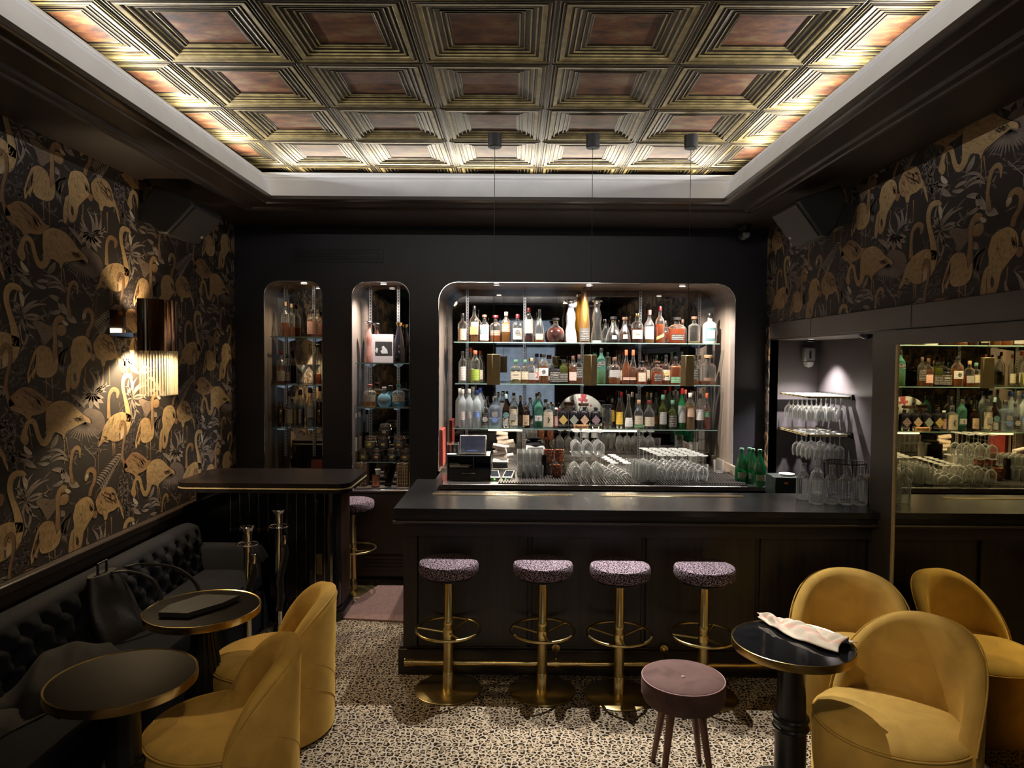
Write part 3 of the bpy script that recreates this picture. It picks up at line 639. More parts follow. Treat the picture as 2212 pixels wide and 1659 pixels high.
# small heads
Q.lay=2.4
def neck(pts,w,col,col2): 
    Q.stroke([(x+3,y+4) for x,y in pts],[k+8 for k in w],SHD,None,lay=Q.lay-.2); Q.stroke(pts,w,col,col2)
neck([(692,148),(690,75),(658,42),(626,72),(612,150),(608,230),(618,300),(632,355)],[8,24,38,32,26,26,30,22],GOLD2,BRN)
neck([(748,350),(765,300),(795,290),(825,330),(822,410),(792,470),(782,530)],[20,38,44,34,30,32,30],GOLD2,BRN)
Q.poly(Q.smooth([(738,330),(760,318),(772,345),(752,378),(737,372)],3),BONE,GOLD2,lay=2.6)
neck([(1048,1080),(1052,1020),(1015,1000),(982,1040),(972,1120),(975,1260)],[14,34,40,28,24,34],BRN,GOLD2)
neck([(545,350),(505,385),(490,470),(492,570),(490,660),(484,750)],[50,44,34,36,44,70],GOLD2,BRN)
Q.poly(Q.smooth([(505,350),(545,338),(575,360),(570,395),(535,405),(510,395)],3),GOLD2,BRN,lay=2.5)
Q.poly(Q.smooth([(558,388),(572,380),(608,412),(600,432),(570,420)],3),BONE,lay=2.6)
Q.poly([(520,398),(556,400),(560,412),(522,408)],DK,lay=2.65)
Q.poly(Q.smooth([(520,430),(560,425),(590,460),(580,505),(545,520),(510,500)],3),GOLD2,BRN,lay=2.45)
# straight-neck bird with open wing
Q.lay=3
bird([(350,612),(400,608),(445,635),(468,690),(480,760),(512,720),(518,790),(500,850),(455,888),(400,895),(350,885),(326,850),(322,815),(308,870),(298,912),(282,885),(268,925),(250,945),(244,870),(262,790),(285,715),(312,650)],GOLD2,GOLD,85,34,BRN)
Q.feathers(Q.smooth([(330,640),(300,720),(260,830),(250,920),(300,860),(330,740)],2),16,108,120,DK,7,12,lay=3.4)
# loop-neck bird
bird([(642,600),(655,555),(695,527),(750,520),(790,548),(815,595),(822,655),(810,712),(780,752),(752,792),(727,832),(716,900),(700,962),(668,998),(640,988),(630,950),(626,990),(610,1030),(592,1012),(587,950),(596,860),(612,790),(636,765),(638,720),(630,660)],GOLD,GOLD2,80,34)
Q.poly(Q.smooth([(668,850),(682,880),(682,915),(670,935),(657,905),(658,868)],3),SHD,lay=3.6)
Q.stroke([(634,800),(630,880),(632,950)],[3,6,4],DK,lay=3.6)
Q.feathers([(770,570),(815,600),(822,700),(795,700),(775,640)],14,80,60,DK,6,15,lay=3.6)
Q.poly(Q.smooth([(812,680),(850,690),(845,740),(825,745),(808,720)],3),BRN,lay=2.9)
# brown feathered partner
bird([(848,565),(880,520),(930,502),(980,520),(1015,570),(1035,640),(1060,690),(1080,760),(1092,850),(1072,800),(1046,722),(1000,736),(950,742),(937,790),(915,792),(900,742),(865,712),(845,660),(835,600)],GOLD2,GOLD,70,40,BRN)
Q.feathers([(880,530),(980,530),(1020,600),(1040,700),(960,660),(900,600)],26,55,75,DK,8,18,lay=3.6)
# tall bird
bird([(1130,1215),(1090,1202),(1040,1216),(990,1250),(950,1300),(925,1350),(905,1430),(878,1515),(900,1498),(930,1468),(965,1475),(978,1450),(1010,1468),(1060,1462),(1110,1430),(1150,1380),(1172,1290),(1168,1230)],GOLD,GOLD2,115,44)
neck([(1180,905),(1158,878),(1125,880),(1103,920),(1100,985),(1115,1060),(1135,1140),(1148,1220),(1150,1290)],[24,40,44,34,30,30,36,44,36],GOLD,GOLD)
Q.poly(Q.smooth([(1168,905),(1184,912),(1197,955),(1190,1002),(1172,962)],3),BONE,lay=3.3)
Q.poly([(1150,898),(1172,898),(1175,908),(1155,906)],DK,lay=3.4)
Q.feathers([(915,1400),(990,1420),(980,1470),(930,1470)],8,20,50,DK,6,14,lay=3.5)
# dark bird that starts with a head over the tall one's breast
Q.lay=3.5
bird([(85,1080),(130,1030),(190,985),(260,982),(320,1010),(372,1050),(425,1098),(470,1108),(432,1150),(410,1192),(350,1222),(315,1228),(282,1240),(265,1282),(240,1268),(220,1240),(170,1212),(110,1190),(78,1150)],BRN,GOLD2,40,20,DK)
Q.feathers([(160,1000),(270,990),(370,1060),(440,1110),(340,1200),(250,1120)],34,52,100,DK,9,16,lay=3.9)
Q.feathers([(100,1090),(200,1000),(300,1030),(380,1120),(250,1200)],20,48,90,GOLD2,7,18,lay=3.95)
neck([(12,690),(18,630),(48,600),(82,640),(90,700),(80,800),(56,900),(50,1000),(72,1080),(105,1150)],[16,32,42,36,30,28,30,32,40,60],BRN,BRN)
Q.poly(Q.smooth([(24,690),(48,680),(70,700),(70,750),(45,792),(22,800)],3),GOLD,BONE,lay=3.95)
Q.poly([(2,720),(18,728),(20,800),(4,805)],DK,lay=3.97)
# big S-neck bird
Q.lay=4
bird([(412,1195),(438,1150),(488,1112),(545,1101),(600,1108),(655,1138),(700,1185),(745,1225),(800,1262),(808,1305),(765,1288),(720,1312),(670,1338),(642,1356),(605,1374),(584,1402),(575,1440),(562,1440),(556,1410),(530,1395),(500,1384),(475,1398),(462,1440),(438,1482),(405,1508),(375,1504),(345,1475),(322,1420),(304,1350),(286,1312),(262,1312),(248,1350),(244,1400),(256,1440),(250,1480),(225,1502),(195,1475),(180,1445),(190,1400),(206,1350),(232,1288),(265,1262),(300,1262),(330,1300),(350,1370),(372,1430),(395,1448),(408,1425),(414,1370),(408,1290)],GOLD,GOLD2,30,40)
Q.poly(Q.smooth([(215,1505),(240,1520),(278,1556),(285,1582),(264,1590),(228,1570),(212,1538)],3),BONE,lay=4.2)
Q.feathers([(650,1250),(760,1240),(780,1290),(650,1330)],14,20,60,DK,7,25,lay=4.5)
Q.stroke([(665,1295),(690,1250),(700,1275),(725,1240),(760,1285)],[4,7,4,7,3],DK,lay=4.5)
# to wall coordinates (u along the wall, z up)
PU,PV=.916,.422
def towall(x,y):
    p=at(x/4.147,600+y/4.147,X=XL); return p.y,p.z
UV=[towall(x,y) for x,y,_ in Q.v]
def print_wall(name,parent,mk,u0,u1,z0,z1,iu,extra=None,flip=False):
    mb=bmesh.new(); cl_=mb.loops.layers.float_color.new('print'); 
    for i in iu:
        for j in range(-4,5):
            du=i*PU; dz=-i*PV+j*2*PV
            us=[u+du for u,_ in UV]; zs=[z+dz for _,z in UV]
            if max(us)<u0 or min(us)>u1 or max(zs)<z0 or min(zs)>z1: continue
            vs={}
            for f,_ in zip(Q.f,range(10**7)):
                a=[us[k] for k in f]; b=[zs[k] for k in f]
                if max(a)<u0 or min(a)>u1 or max(b)<z0 or min(b)>z1: continue
                vv=[]
                for k in f:
                    if k not in vs: vs[k]=mb.verts.new((us[k],zs[k],Q.v[k][2]*.00013+.0003))
                    vv.append(vs[k])
                try: fc=mb.faces.new(vv)
                except ValueError: continue
                for lp,k in zip(fc.loops,f): lp[cl_]=(*Q.c[k],1)
    for co,no in (((u0,0,0),(-1,0,0)),((u1,0,0),(1,0,0)),((0,z0,0),(0,-1,0)),((0,z1,0),(0,1,0))):
        bmesh.ops.bisect_plane(mb,geom=mb.verts[:]+mb.edges[:]+mb.faces[:],plane_co=co,plane_no=no,clear_outer=True)
    for v in mb.verts: v.co=mk(*v.co)
    me=bpy.data.meshes.new(name); mb.to_mesh(me); mb.free(); me.materials.append(mPrint); o=put(name,me,parent); return o
mPrint=bpy.data.materials.new('wallpaper_ink'); mPrint.use_nodes=True
nt=mPrint.node_tree; N=nt.nodes; b=N['Principled BSDF']; b.inputs['Roughness'].default_value=.62
ca=N.new('ShaderNodeVertexColor'); ca.layer_name='print'; tc=N.new('ShaderNodeTexCoord'); nz=N.new('ShaderNodeTexNoise'); nz.inputs['Scale'].default_value=22; nz.inputs['Detail'].default_value=9; nz.inputs['Roughness'].default_value=.7
mp=N.new('ShaderNodeMapping'); mp.inputs['Scale'].default_value=(1,1,3.2); nt.links.new(tc.outputs['Object'],mp.inputs[0]); nt.links.new(mp.outputs[0],nz.inputs[0])
rg=ramp(N,[(.30,(.62,.60,.57)),(.48,(.93,.93,.93)),(.70,(1.1,1.08,1.05))]); nt.links.new(nz.outputs[0],rg.inputs[0])
mu=N.new('ShaderNodeMix'); mu.data_type='RGBA'; mu.blend_type='MULTIPLY'; mu.inputs[0].default_value=1; nt.links.new(ca.outputs[0],mu.inputs[6]); nt.links.new(rg.outputs[0],mu.inputs[7]); nt.links.new(mu.outputs[2],b.inputs['Base Color'])
n2=N.new('ShaderNodeTexNoise'); n2.inputs['Scale'].default_value=60; mp2=N.new('ShaderNodeMapping'); mp2.inputs['Scale'].default_value=(1,1,9); nt.links.new(tc.outputs['Object'],mp2.inputs[0]); nt.links.new(mp2.outputs[0],n2.inputs[0])
bp=N.new('ShaderNodeBump'); bp.inputs['Strength'].default_value=.35; bp.inputs['Distance'].default_value=.002; nt.links.new(n2.outputs[0],bp.inputs['Height']); nt.links.new(bp.outputs[0],b.inputs['Normal'])
wl=bpy.data.objects['wall_left']; wrt=bpy.data.objects['wall_right']
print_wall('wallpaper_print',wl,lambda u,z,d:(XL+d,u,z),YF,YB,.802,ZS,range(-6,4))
# right wall: same paper, running the other way; one bird matched to its place by the corner
p=at(2115,290,X=XR); S0=towall(545,1250); du=-p.y-S0[0]; dz=p.z-S0[1]
UV=[(u+du,z+dz) for u,z in UV]
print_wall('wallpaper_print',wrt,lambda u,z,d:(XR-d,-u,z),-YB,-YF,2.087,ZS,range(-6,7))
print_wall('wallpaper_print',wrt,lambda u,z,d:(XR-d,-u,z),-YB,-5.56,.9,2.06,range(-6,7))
# ---------------------------------------------------------------- the bar
g=thing('bar_counter','long black oak bar counter with mitred black top facing the room','counter',(0,0,0))
ZC=.97
def flatpoly(mb,pts,z0,z1,mi=0): return mb.prism(pts,'z',z0,z1,mi)
m=MB(); flatpoly(m,[(-.665,3.857),(1.998,3.835),(2.36,3.962),(2.36,4.385),(-.49,4.385),(-.49,4.80),(-.665,4.80)],ZC-.032,ZC); m.build('top',mTop,g,smooth=False)
MB().box(-.655,1.998,3.872,3.905,.895,ZC-.032,bev=.003).box(-.655,-.62,3.90,4.78,.895,ZC-.032,bev=.003).build('fascia',mWoodH,g)
MB().tube([(-.668,4.78,.893),(-.668,3.862,.893),(1.998,3.855,.893)],.010,8).build('bead_moulding',mWoodH,g)
m=MB().box(-.62,1.998,3.925,3.965,.80,.90).box(-.61,1.998,3.975,4.02,.02,.90).box(-.62,-.60,3.99,4.78,.02,.90); m.build('frame',mWoodH,g,smooth=False)
xs=[-.625,-.555,.09,.735,1.38,1.998]
for a,b_ in zip(xs[1:-1],xs[2:]): MB().box(a+.012,b_-.012,3.955,3.99,.16,.80,bev=.004).build('front_panel',mWoodD,g)
MB().box(-.625,-.545,3.945,3.99,.16,.895,bev=.003).box(-.622,-.615,3.99,4.77,.16,.89).build('corner_post',mWoodD,g)
MB().box(-.655,1.998,3.950,3.99,.0,.145,bev=.004).box(-.65,1.998,3.957,3.99,.145,.163,bev=.006).box(-.655,-.62,3.99,4.79,.0,.145,bev=.004).build('plinth',mWoodH,g)
for a,b_ in (((935,1066),(1237,1067)),((1297,1069),(1606,1072))):
    p=at(*a,Z=ZC); q=at(*b_,Z=ZC); gr=MB().box(p.x,q.x,4.245,4.30,ZC,ZC+.0035,bev=.001).build('drip_grille',P('grille_brass_bright',(.78,.60,.30),.25,1,var=.05),g)
    n=int((q.x-p.x)/.0105); s=MB()
    for k in range(n): s.box(p.x+.006+k*.0105,p.x+.009+k*.0105,4.250,4.295,ZC+.0033,ZC+.0042)
    s.build('grille_slot',mBlack,gr,smooth=False)
# foot rail
g=thing('foot_rail','brass foot rail running along the plinth of the bar','rail',(0,0,0))
MB().tube([(-.585,3.84,.118),(1.60,3.84,.118)],.0175,16).build('rail_bar',mBrass,g)
q=g.children[0].data
for x in (-.36,.24,.85,1.46):
    b=MB().tube([(x-.013,3.84,.118),(x+.013,3.84,.118)],.022,16); b.tube([(x,3.84,.133),(x,3.87,.160),(x,3.945,.165)],.008,8); b.tube([(x,3.928,.165),(x,3.950,.165)],[.024,.026],16)
    b.build('bracket',mBrass,g)
MB().tube([(-.600,3.84,.118),(-.545,3.84,.118)],.0215,16).tube([(-.592,3.84,.118),(-.588,3.84,.118)],.0235,16).tube([(-.57,3.84,.118),(-.566,3.84,.118)],.0235,16).build('end_cap',mBrass,g)
# ---------------------------------------------------------------- bar stools
mBrassS=P('satin_brass',(.60,.47,.21),.30,1,var=.15,scale=8)
def bar_stool(loc,rz,label,seatrz=0,rr=.180):
    g=thing('bar_stool',label,'stool',loc,rz,'brass column bar stools')
    b=MB().lathe([(0,.712),(.10,.712),(.142,.710),(.155,.704),(.161,.692),(.161,.660),(.155,.646),(.142,.638),(.10,.634),(0,.634)],(0,0,0),40); b.build('seat',mStoolF,g)
    MB().lathe([(.03,.628),(.125,.628),(.125,.620),(.03,.618)],(0,0,0),32).build('seat_plate',mBlack,g)
    MB().lathe([(.0270,.008),(.0270,.36),(.0282,.362),(.0282,.385),(.0245,.39),(.0235,.60),(.0235,.625)],(0,0,0),28).build('column',mBrassS,g)
    MB().lathe([(.030,.008),(.030,.10),(.0275,.104)],(0,0,0),28).build('base_sleeve',mBrassS,g)
    MB().lathe([(0,0),(rr,0),(rr+.001,.006),(rr-.006,.011),(.04,.014),(0,.014)],(0,0,0),56).build('base',mBrassS,g)
    n=40; MB().tube([(.172*cos(2*PI*k/n),.172*sin(2*PI*k/n),.335) for k in range(n)],.0078,10,closed=True).build('foot_ring',mBrassS,g)
    sp=MB().tube([(.026,0,.318),(.165,0,.335)],.0062,8).mesh('ring_spoke',mBrassS)
    for k in range(3): put('ring_spoke',sp,g,(0,0,0),seatrz+k*2*PI/3)
    MB().lathe([(.0265,.30),(.0300,.30),(.0300,.335),(.0265,.337)],(0,0,0),28).build('collar',mBrassS,g)
    return g
bar_stool((-.352,3.767,0),0,'bar stool at the left end of the bar beside the floor mat',R(55))
bar_stool((.157,3.762,0),0,'second bar stool from the left end of the bar',R(40))
bar_stool((.565,3.722,0),0,'third bar stool along the bar, between the second and the pouf',R(32))
bar_stool((1.012,3.715,0),0,'fourth bar stool, its base hidden by the mauve pouf',R(58))
bar_stool((-1.235,5.36,0),0,'bar stool half hidden behind the host stand at the passage',R(-20))
# ---------------------------------------------------------------- host stand
g=thing('host_stand','black lacquer host stand with rounded corners and brass band','counter',(0,0,0))
zt=.985; x0,x1,y0,y1=-2.195,-1.065,4.50,5.12
def rr4(x0,x1,y0,y1,r,n=8): return rrect(x0,x1,y0,y1,r,n,True)
MB().prism(rr4(x0,x1,y0,y1,.09),'z',zt-.028,zt).build('top',P('host_stand_brown_black_top',(.011,.008,.007),.28,var=.15,set={'Specular IOR Level':.2}),g,smooth=True)
MB().prism(rr4(x0-.002,x1+.002,y0-.002,y1+.002,.092),'z',zt-.038,zt-.030).build('brass_band',mBrassM,g)
MB().prism(rr4(x0,x1,y0,y1,.09),'z',zt-.062,zt-.040).build('under_top',mBlackG,g)
bx0,bx1,by0,by1=-2.19,-1.20,4.76,5.12
MB().prism(rr4(bx0,bx1,by0,by1,.07,6),'z',.07,zt-.06).build('body',mBlackG,g)
MB().prism(rr4(bx0-.0,bx1+.035,by0-.035,by1+.03,.08,6),'z',.0,.055).prism(rr4(bx0,bx1+.018,by0-.018,by1+.02,.08,6),'z',.055,.075).build('plinth',mBlackG,g)
st=MB().box(-.002,.002,-.003,.004,.10,.915).mesh('metal_strip',mChrome,False)
for k in range(11): put('metal_strip',st,g,(-1.93+k*.064,by0,0))
st2=MB().box(-.0085,.0085,-.004,.004,.09,.92).mesh('wide_metal_strip',mChrome,False)
put('wide_metal_strip',st2,g,(-1.245,by0+.005,0))
rib=MB()
for k in range(9): rib.tube([(bx1,by0+.10+k*.026,.08),(bx1,by0+.10+k*.026,.92)],.0085,8)
rib.build('reeded_side',P('reeded_brown_gloss',(.045,.024,.018),.14,var=.15),g)
tag(MB().box(-1.345,-1.305,4.748,4.757,.32,.46,bev=.002).build('wall_switch_plate',P('dull_brass_plate',(.20,.16,.07),.4,1)),'small dull brass plate low on the front of the host stand','plate')
# ---------------------------------------------------------------- back cabinets and counter behind the bar
g=thing('back_cabinet','dark brown low cabinet under the narrow niche in the passage','cabinet',(0,0,0))
MB().box(-1.55,-.62,5.585,5.655,.05,.735).build('body',P('dark_chocolate_paint',(.045,.028,.023),.35,var=.12),g,smooth=False)
MB().box(-1.56,-.615,5.56,5.66,.735,.750,bev=.003).build('top',mSteel,g)
MB().box(-1.30,-.70,5.565,5.585,.10,.22,bev=.003).build('plinth_panel',MATS['dark_chocolate_paint'],g)
MB().box(-1.30,-.70,5.565,5.585,.235,.715,bev=.003).build('door',MATS['dark_chocolate_paint'],g)
sl=MB().box(-.24,.14,-.004,.0,-.006,.006).mesh('vent_slot',mBlack,False)
for k in range(3): put('vent_slot',sl,g,(-.96,5.563,.13+k*.028))
g=thing('back_counter','stainless steel back bar counter under the bottle niche','counter',(0,0,0))
ZB=.885
MB().box(-.60,1.995,5.08,5.655,ZB-.035,ZB,bev=.004).box(-.60,1.74,5.655,6.25,ZB-.035,ZB+.002).build('worktop',mSteel,g)
MB().box(-.60,1.995,5.12,5.65,.04,ZB-.05).build('body',mBlack,g,smooth=False)
MB().box(.0,1.74,5.655,5.70,ZB,ZB+.012).box(-.58,-.5,5.66,5.70,ZB,ZB+.03).build('rear_lip',mSteel,g)
MB().box(1.73,1.75,5.20,6.20,ZB,ZB+.075,bev=.004).build('side_upstand',mWoodJ,g)
# bar mats: ribbed rubber, each rib a strip
g=thing('bar_mat','ribbed black rubber bar mat under the glassware','mat',(0,0,ZB))
MB().box(-.12,1.70,5.12,5.80,.001,.006).build('mat_base',P('dark_rubber',(.03,.026,.024),.45),g,smooth=False)
rb=MB().box(-.004,.004,-.33,.33,.006,.014).mesh('rib',MATS['dark_rubber'],False)
for k in range(90): put('rib',rb,g,(-.11+k*.0202,5.46,0))
# floor mat in the passage
fm=MB(); pp=[at(735,1338,Z=0),at(868,1347,Z=0),at(868,1262,Z=0),at(822,1264,Z=0),at(780,1290,Z=0)]
pp=[(p.x,p.y) for p in pp]; fm.prism([(pp[0][0],pp[0][1]),(pp[1][0]+.12,pp[1][1]),(pp[2][0]+.15,pp[2][1]),pp[3],pp[4]],'z',.001,.012)
tag(fm.build('floor_mat',mMat,smooth=False),'rose brown floor mat in the passage beside the bar end','mat')
# ---------------------------------------------------------------- sofa
g=thing('tufted_sofa','long midnight blue buttoned velvet sofa along the left wall','sofa',(0,0,0))
SY0,SY1=-.9,4.60; SXB,SXF=-2.195,-1.66
MB().box(SXB,SXF+.03,SY0,SY1,.03,.30,bev=.02).build('base',mNavy,g)
for a,b_ in ((SY0,.85),(.85,2.72),(2.72,4.55)):
    rows=[]; n=24
    y0_,y1_=a+.006,b_-.006
    for i in range(n+1):
        t=i/n; y=y0_+(y1_-y0_)*t; e=min(1,min(t,1-t)*12); row=[]
        for x,z in ((SXF,.30),(SXF+.035,.33),(SXF+.035,.385),(SXF+.02,.408),(SXF-.03,.42),(SXF-.12,.428),(SXF-.22,.43),(SXF-.34,.425),(SXF-.44,.41),(SXB+.10,.38),(SXB+.1,.30)):
            row.append((x,y,.30+(z-.30)*(.93+.07*math.sqrt(e))))
        rows.append(row)
    b=MB().grid(rows); b.box(SXB+.1,SXF,y0_,y1_,.29,.31); b.build('seat_cushion',mNavy,g)
# buttoned back: heightfield with diamond tufts
bt=[]; PY,PZ=.135,.082; NZ=30; NY=int((SY1-SY0)/.0165)
def tuft(y,z):
    best=9
    a=y/PY; b_=z/PZ
    for i in range(math.floor(a)-1,math.floor(a)+3):
        for j in range(math.floor(b_)-1,math.floor(b_)+3):
            ii=i+.5*(j%2); d=math.hypot((y-ii*PY),(z-j*PZ)*1.15)
            best=min(best,d)
    q=1-math.exp(-(best/.030)**2)
    u=abs(((y/PY+.5*z/PZ)%1)-.5); v=abs(((y/PY-.5*z/PZ)%1)-.5)   # pleats between buttons
    pl=min(u,v); pl=abs(.5-max(u,v)); 
    return .030*q-.011*math.exp(-(pl/.07)**2)
rows=[]; Ztop=.715
for i in range(NY+1):
    y=SY0+(SY1-SY0)*i/NY; row=[]
    edge=min(1,(SY1-y)/.07,(y-SY0)/.07); eo=.045*(1-math.sqrt(max(0,1-(1-edge)**2)))
    row.append((SXB,y,Ztop-.02-eo))
    for t in (.2,.5,.8): row.append((SXB+.02+.10*t,y,Ztop-.012+.014*sin(PI*t)-eo))
    for k in range(NZ+1):
        z=Ztop-.015-(Ztop-.40)*k/NZ; x=SXB+.125+.05*(k/NZ)
        fade=min(1,k/5.); row.append((x+tuft(y,z-.40)*fade*edge,y,z-eo*(1-k/NZ)))
    rows.append(row)
b=MB().grid(rows); b.grid([rows[-1],[(SXB,SY1+.001,p[2]) for p in rows[-1]]]); b.grid([rows[0],[(SXB,SY0-.001,p[2]) for p in rows[0]]]); b.build('buttoned_back',mNavy,g,ang=60)
bu=MB().lathe([(0,.006),(.007,.005),(.0095,0),(.0095,-.004)],(0,0,0),10).mesh('button',mNavy)
nb=0
for j in range(0,4):
    for i in range(int(1.4/PY),int(SY1/PY)):
        y=(i+.5*(j%2))*PY; z=.40+j*PZ
        if SY0+.1<y<SY1-.06 and z<Ztop-.05 and z>.43:
            k=(Ztop-.015-z)/(Ztop-.40); o=put('button',bu,g,(SXB+.127+.05*k,y,z)); o.rotation_euler=(0,R(90),0)
# far arm: low rounded arm returning from the back
p=[]; 
rows=[]
for s_ in range(13):
    t=s_/12; x=SXB+.06+t*(SXF+.045-SXB-.06); top=.575-.0*t
    dz=0 if t<.8 else .09*(1-math.sqrt(max(0,1-((t-.8)/.2)**2)))
    rows.append([(x,4.50,.30),(x,4.50,top-dz-.02),(x,4.515,top-dz),(x,4.60,top-dz),(x,4.615,top-dz-.02),(x,4.615,.03)])
b=MB().grid(rows); b.add(rows[-1],[(0,1,2,3,4,5)]); b.box(SXF+.03,SXF+.045,4.50,4.615,.03,.48); b.build('arm',mNavy,g)
# ---------------------------------------------------------------- bistro tables
def bistro(loc,r,z,label,style):
    g=thing('bistro_table',label,'table',loc,0,'round brass rimmed tables')
    MB().lathe([(0,z-.022),(r-.006,z-.022),(r-.006,z-.001),(0,z-.0005)],(0,0,0),64).build('tabletop',P('black_table_laminate',(.009,.007,.006),.38,var=.2,scale=20,set={'Specular IOR Level':.06}) if style!='r' else P('black_glass_top',(.008,.008,.009),.06,var=.2,scale=20),g)
    MB().lathe([(r-.008,z-.030),(r,z-.030),(r+.0015,z-.015),(r,z+.001),(r-.003,z+.002),(r-.008,z-.0005)],(0,0,0),64,close=False).build('brass_rim',mBrass,g)
    if style=='f': prof=[(.0,.0),(.19,.0),(.19,.012),(.12,.03),(.06,.05),(.055,.06),(.075,.16),(.078,.26),(.068,.38),(.050,.50),(.040,.56),(.05,.585),(.075,.60),(.075,z-.022)]
    else: prof=[(0,0),(.20,0),(.20,.008),(.19,.014),(.10,.03),(.066,.05),(.062,.09),(.062,.23),(.062,.28),(.070,.285),(.073,.292),(.070,.30),(.064,.303),(.064,.318),(.070,.322),(.073,.330),(.070,.338),(.060,.342),(.058,.36),(.055,z-.09),(.060,z-.07),(.06,z-.05),(.075,z-.04),(.075,z-.022)]
    b=MB().lathe(prof,(0,0,0),32); b.build('pedestal',P('black_cast_iron',(.009,.009,.009),.28,var=.2),g)
    if style=='f':
        f=MB()
        for k in range(16): t=2*PI*k/16; f.tube([(cos(t)*.055,sin(t)*.055,.08),(cos(t)*.079,sin(t)*.079,.22),(cos(t)*.066,sin(t)*.066,.40),(cos(t)*.041,sin(t)*.041,.55)],.006,6)
        f.build('fluting',MATS['black_cast_iron'],g)
    else: MB().tube([(-.03,-.06,z-.045),(-.03,-.075,z-.06),(-.01,-.08,z-.075),(.01,-.075,z-.06),(.01,-.06,z-.045)],.004,6).build('bag_hook',mChrome,g)
    return g
ZTB=.645
c1=at(266,1462,Z=ZTB); c2=at(439,1312,Z=ZTB); c3=at(1712,1386,Z=ZTB)
bistro((c1.x,c1.y,0),.248,ZTB,'empty round black table with brass rim, nearest at the sofa','l')
bistro((c2.x,c2.y,0),.252,ZTB,'round black table with a black laptop sleeve on it by the sofa','f')
bistro((c3.x,c3.y,0),.240,ZTB,'round black table with a tea towel, between pouf and yellow chairs','r')
# ---------------------------------------------------------------- yellow tub chairs
def tub_chair(loc,face,label,ro=.285,back=.70,quilt=True):
    """face = heading (radians) the sitter looks to"""
    g=thing('tub_chair',label,'chair',loc,face,'ochre velvet tub chairs')
    n=72; sh=.352
    # skirt to the floor
    MB().lathe([(ro-.02,.0),(ro-.016,.012),(ro-.004,.10),(ro,.20),(ro,sh-.03),(ro-.006,sh-.006),(ro-.02,sh)],(0,0,0),n,close=True).build('skirt',mOchre,g)
    # domed seat with its piped edge
    MB().lathe([(ro-.012,sh-.012),(ro-.008,sh+.002),(ro-.02,sh+.018),(ro-.07,sh+.032),(ro-.15,sh+.040),(0,sh+.042)],(0,0,0),n).build('seat',mOchre,g)
    MB().tube([((ro-.004)*cos(2*PI*k/n),(ro-.004)*sin(2*PI*k/n),sh-.004) for k in range(n)],.0042,6,closed=True).build('seam_piping',mOchre,g)
    # back shell: high behind the sitter (heading pi), sweeping down to the arms
    A=86; rows=[]; top=[]
    NA=56
    for i in range(NA+1):
        a=-A+2*A*i/NA; t=abs(a)/A; h=sh+.012+(back-sh-.012)*(max(0,1-t**2.5))**.78; th=PI+R(a)
        lean=.016*(1-t); rout=ro+.006; rin=ro-.078+.026*t
        pr=[(rout,.02),(rout+.002,.15)]
        for q in (.0,.3,.6,.85): pr.append((rout+.004+lean*q*.5,sh+(h-sh)*q*.97))
        for q in (0,.25,.5,.75,1): 
            an=PI*q; c=(rout+rin)/2+lean; w=(rout-rin)/2; pr.append((c+w*cos(an),h-.034+ .034*sin(an)))
        for q in (.8,.5,.2,0): pr.append((rin-.010*sin(PI*q)+lean*q,sh+max(0,h-.034-sh)*q))
        pr.append((rin,sh-.02))
        rows.append([(r_*cos(th),r_*sin(th),z) for r_,z in pr]); top.append(((rin+.004+lean)*cos(th),(rin+.004+lean)*sin(th),h-.012))
    b=MB().grid(rows); b.add(rows[0],[tuple(range(len(rows[0])))]); b.add(rows[-1],[tuple(range(len(rows[0])))]); b.build('back_shell',mOchre,g,ang=50)
    MB().tube([(p[0]*1.0,p[1]*1.0,p[2]) for p in [((ro+.012)*cos(PI+R(-A+2*A*i/NA)),(ro+.012)*sin(PI+R(-A+2*A*i/NA)),rows[i][7][2]-.004) for i in range(NA+1)]],.0035,6).build('edge_piping',mOchre,g)
    if quilt:
        for s_ in (-1,1):
            for z0,z1,a1 in ((.06,.33,76),(.17,.44,70),(.29,.51,60),(.42,.585,46)):
                pts=[]
                for k in range(15):
                    t=k/14; a=s_*a1*t; z=z0+(z1-z0)*(sin(t*PI*.5)**1.2) ; 
                    z=z0+(z1-z0)*t**.62
                    rr_=ro+.0085+ .006*max(0,(z-.3)); pts.append((rr_*cos(PI+R(a)),rr_*sin(PI+R(a)),z))
                MB().tube(pts,.0020,5).build('quilt_seam',P('ochre_seam',(.34,.20,.045),.8),g)
    return g
tub_chair((-1.165,3.36,0),R(197),'ochre tub chair with quilted back facing the table with the laptop sleeve',back=.675)
tub_chair((-1.145,2.72,0),R(199),'ochre quilted-back tub chair nearest the camera at the left tables',back=.665)
tub_chair((1.685,3.48,0),R(-113),'ochre tub chair behind the table with the tea towel, facing the room')
tub_chair((1.53,2.80,0),R(-152),'ochre tub chair nearest the camera on the right beside the wall mirror',.300,.735)
# mauve pouf
g=thing('pouf_stool','mauve velvet button-top stool on splayed walnut legs in front of the bar','stool',(.733,3.0,0))
MB().lathe([(.0,.325),(.150,.325),(.168,.335),(.177,.36),(.178,.40),(.176,.425),(.174,.432),(.168,.437),(.12,.444),(.05,.441),(.015,.433),(0,.430)],(0,0,0),56).build('seat',mPink,g)
MB().tube([(.1745*cos(2*PI*k/56),.1745*sin(2*PI*k/56),.431) for k in range(56)],.003,6,closed=True).build('piping',P('mauve_piping',(.27,.15,.14),.7),g)
MB().lathe([(0,.437),(.007,.436),(.010,.431)],(0,0,0),12).build('button',MATS['mauve_piping'],g)
for k in range(4):
    a=R(45+90*k); MB().tube([(.085*cos(a),.085*sin(a),.33),(.148*cos(a),.148*sin(a),.0)],[.019,.011],12).build('leg',mWalnut,g)
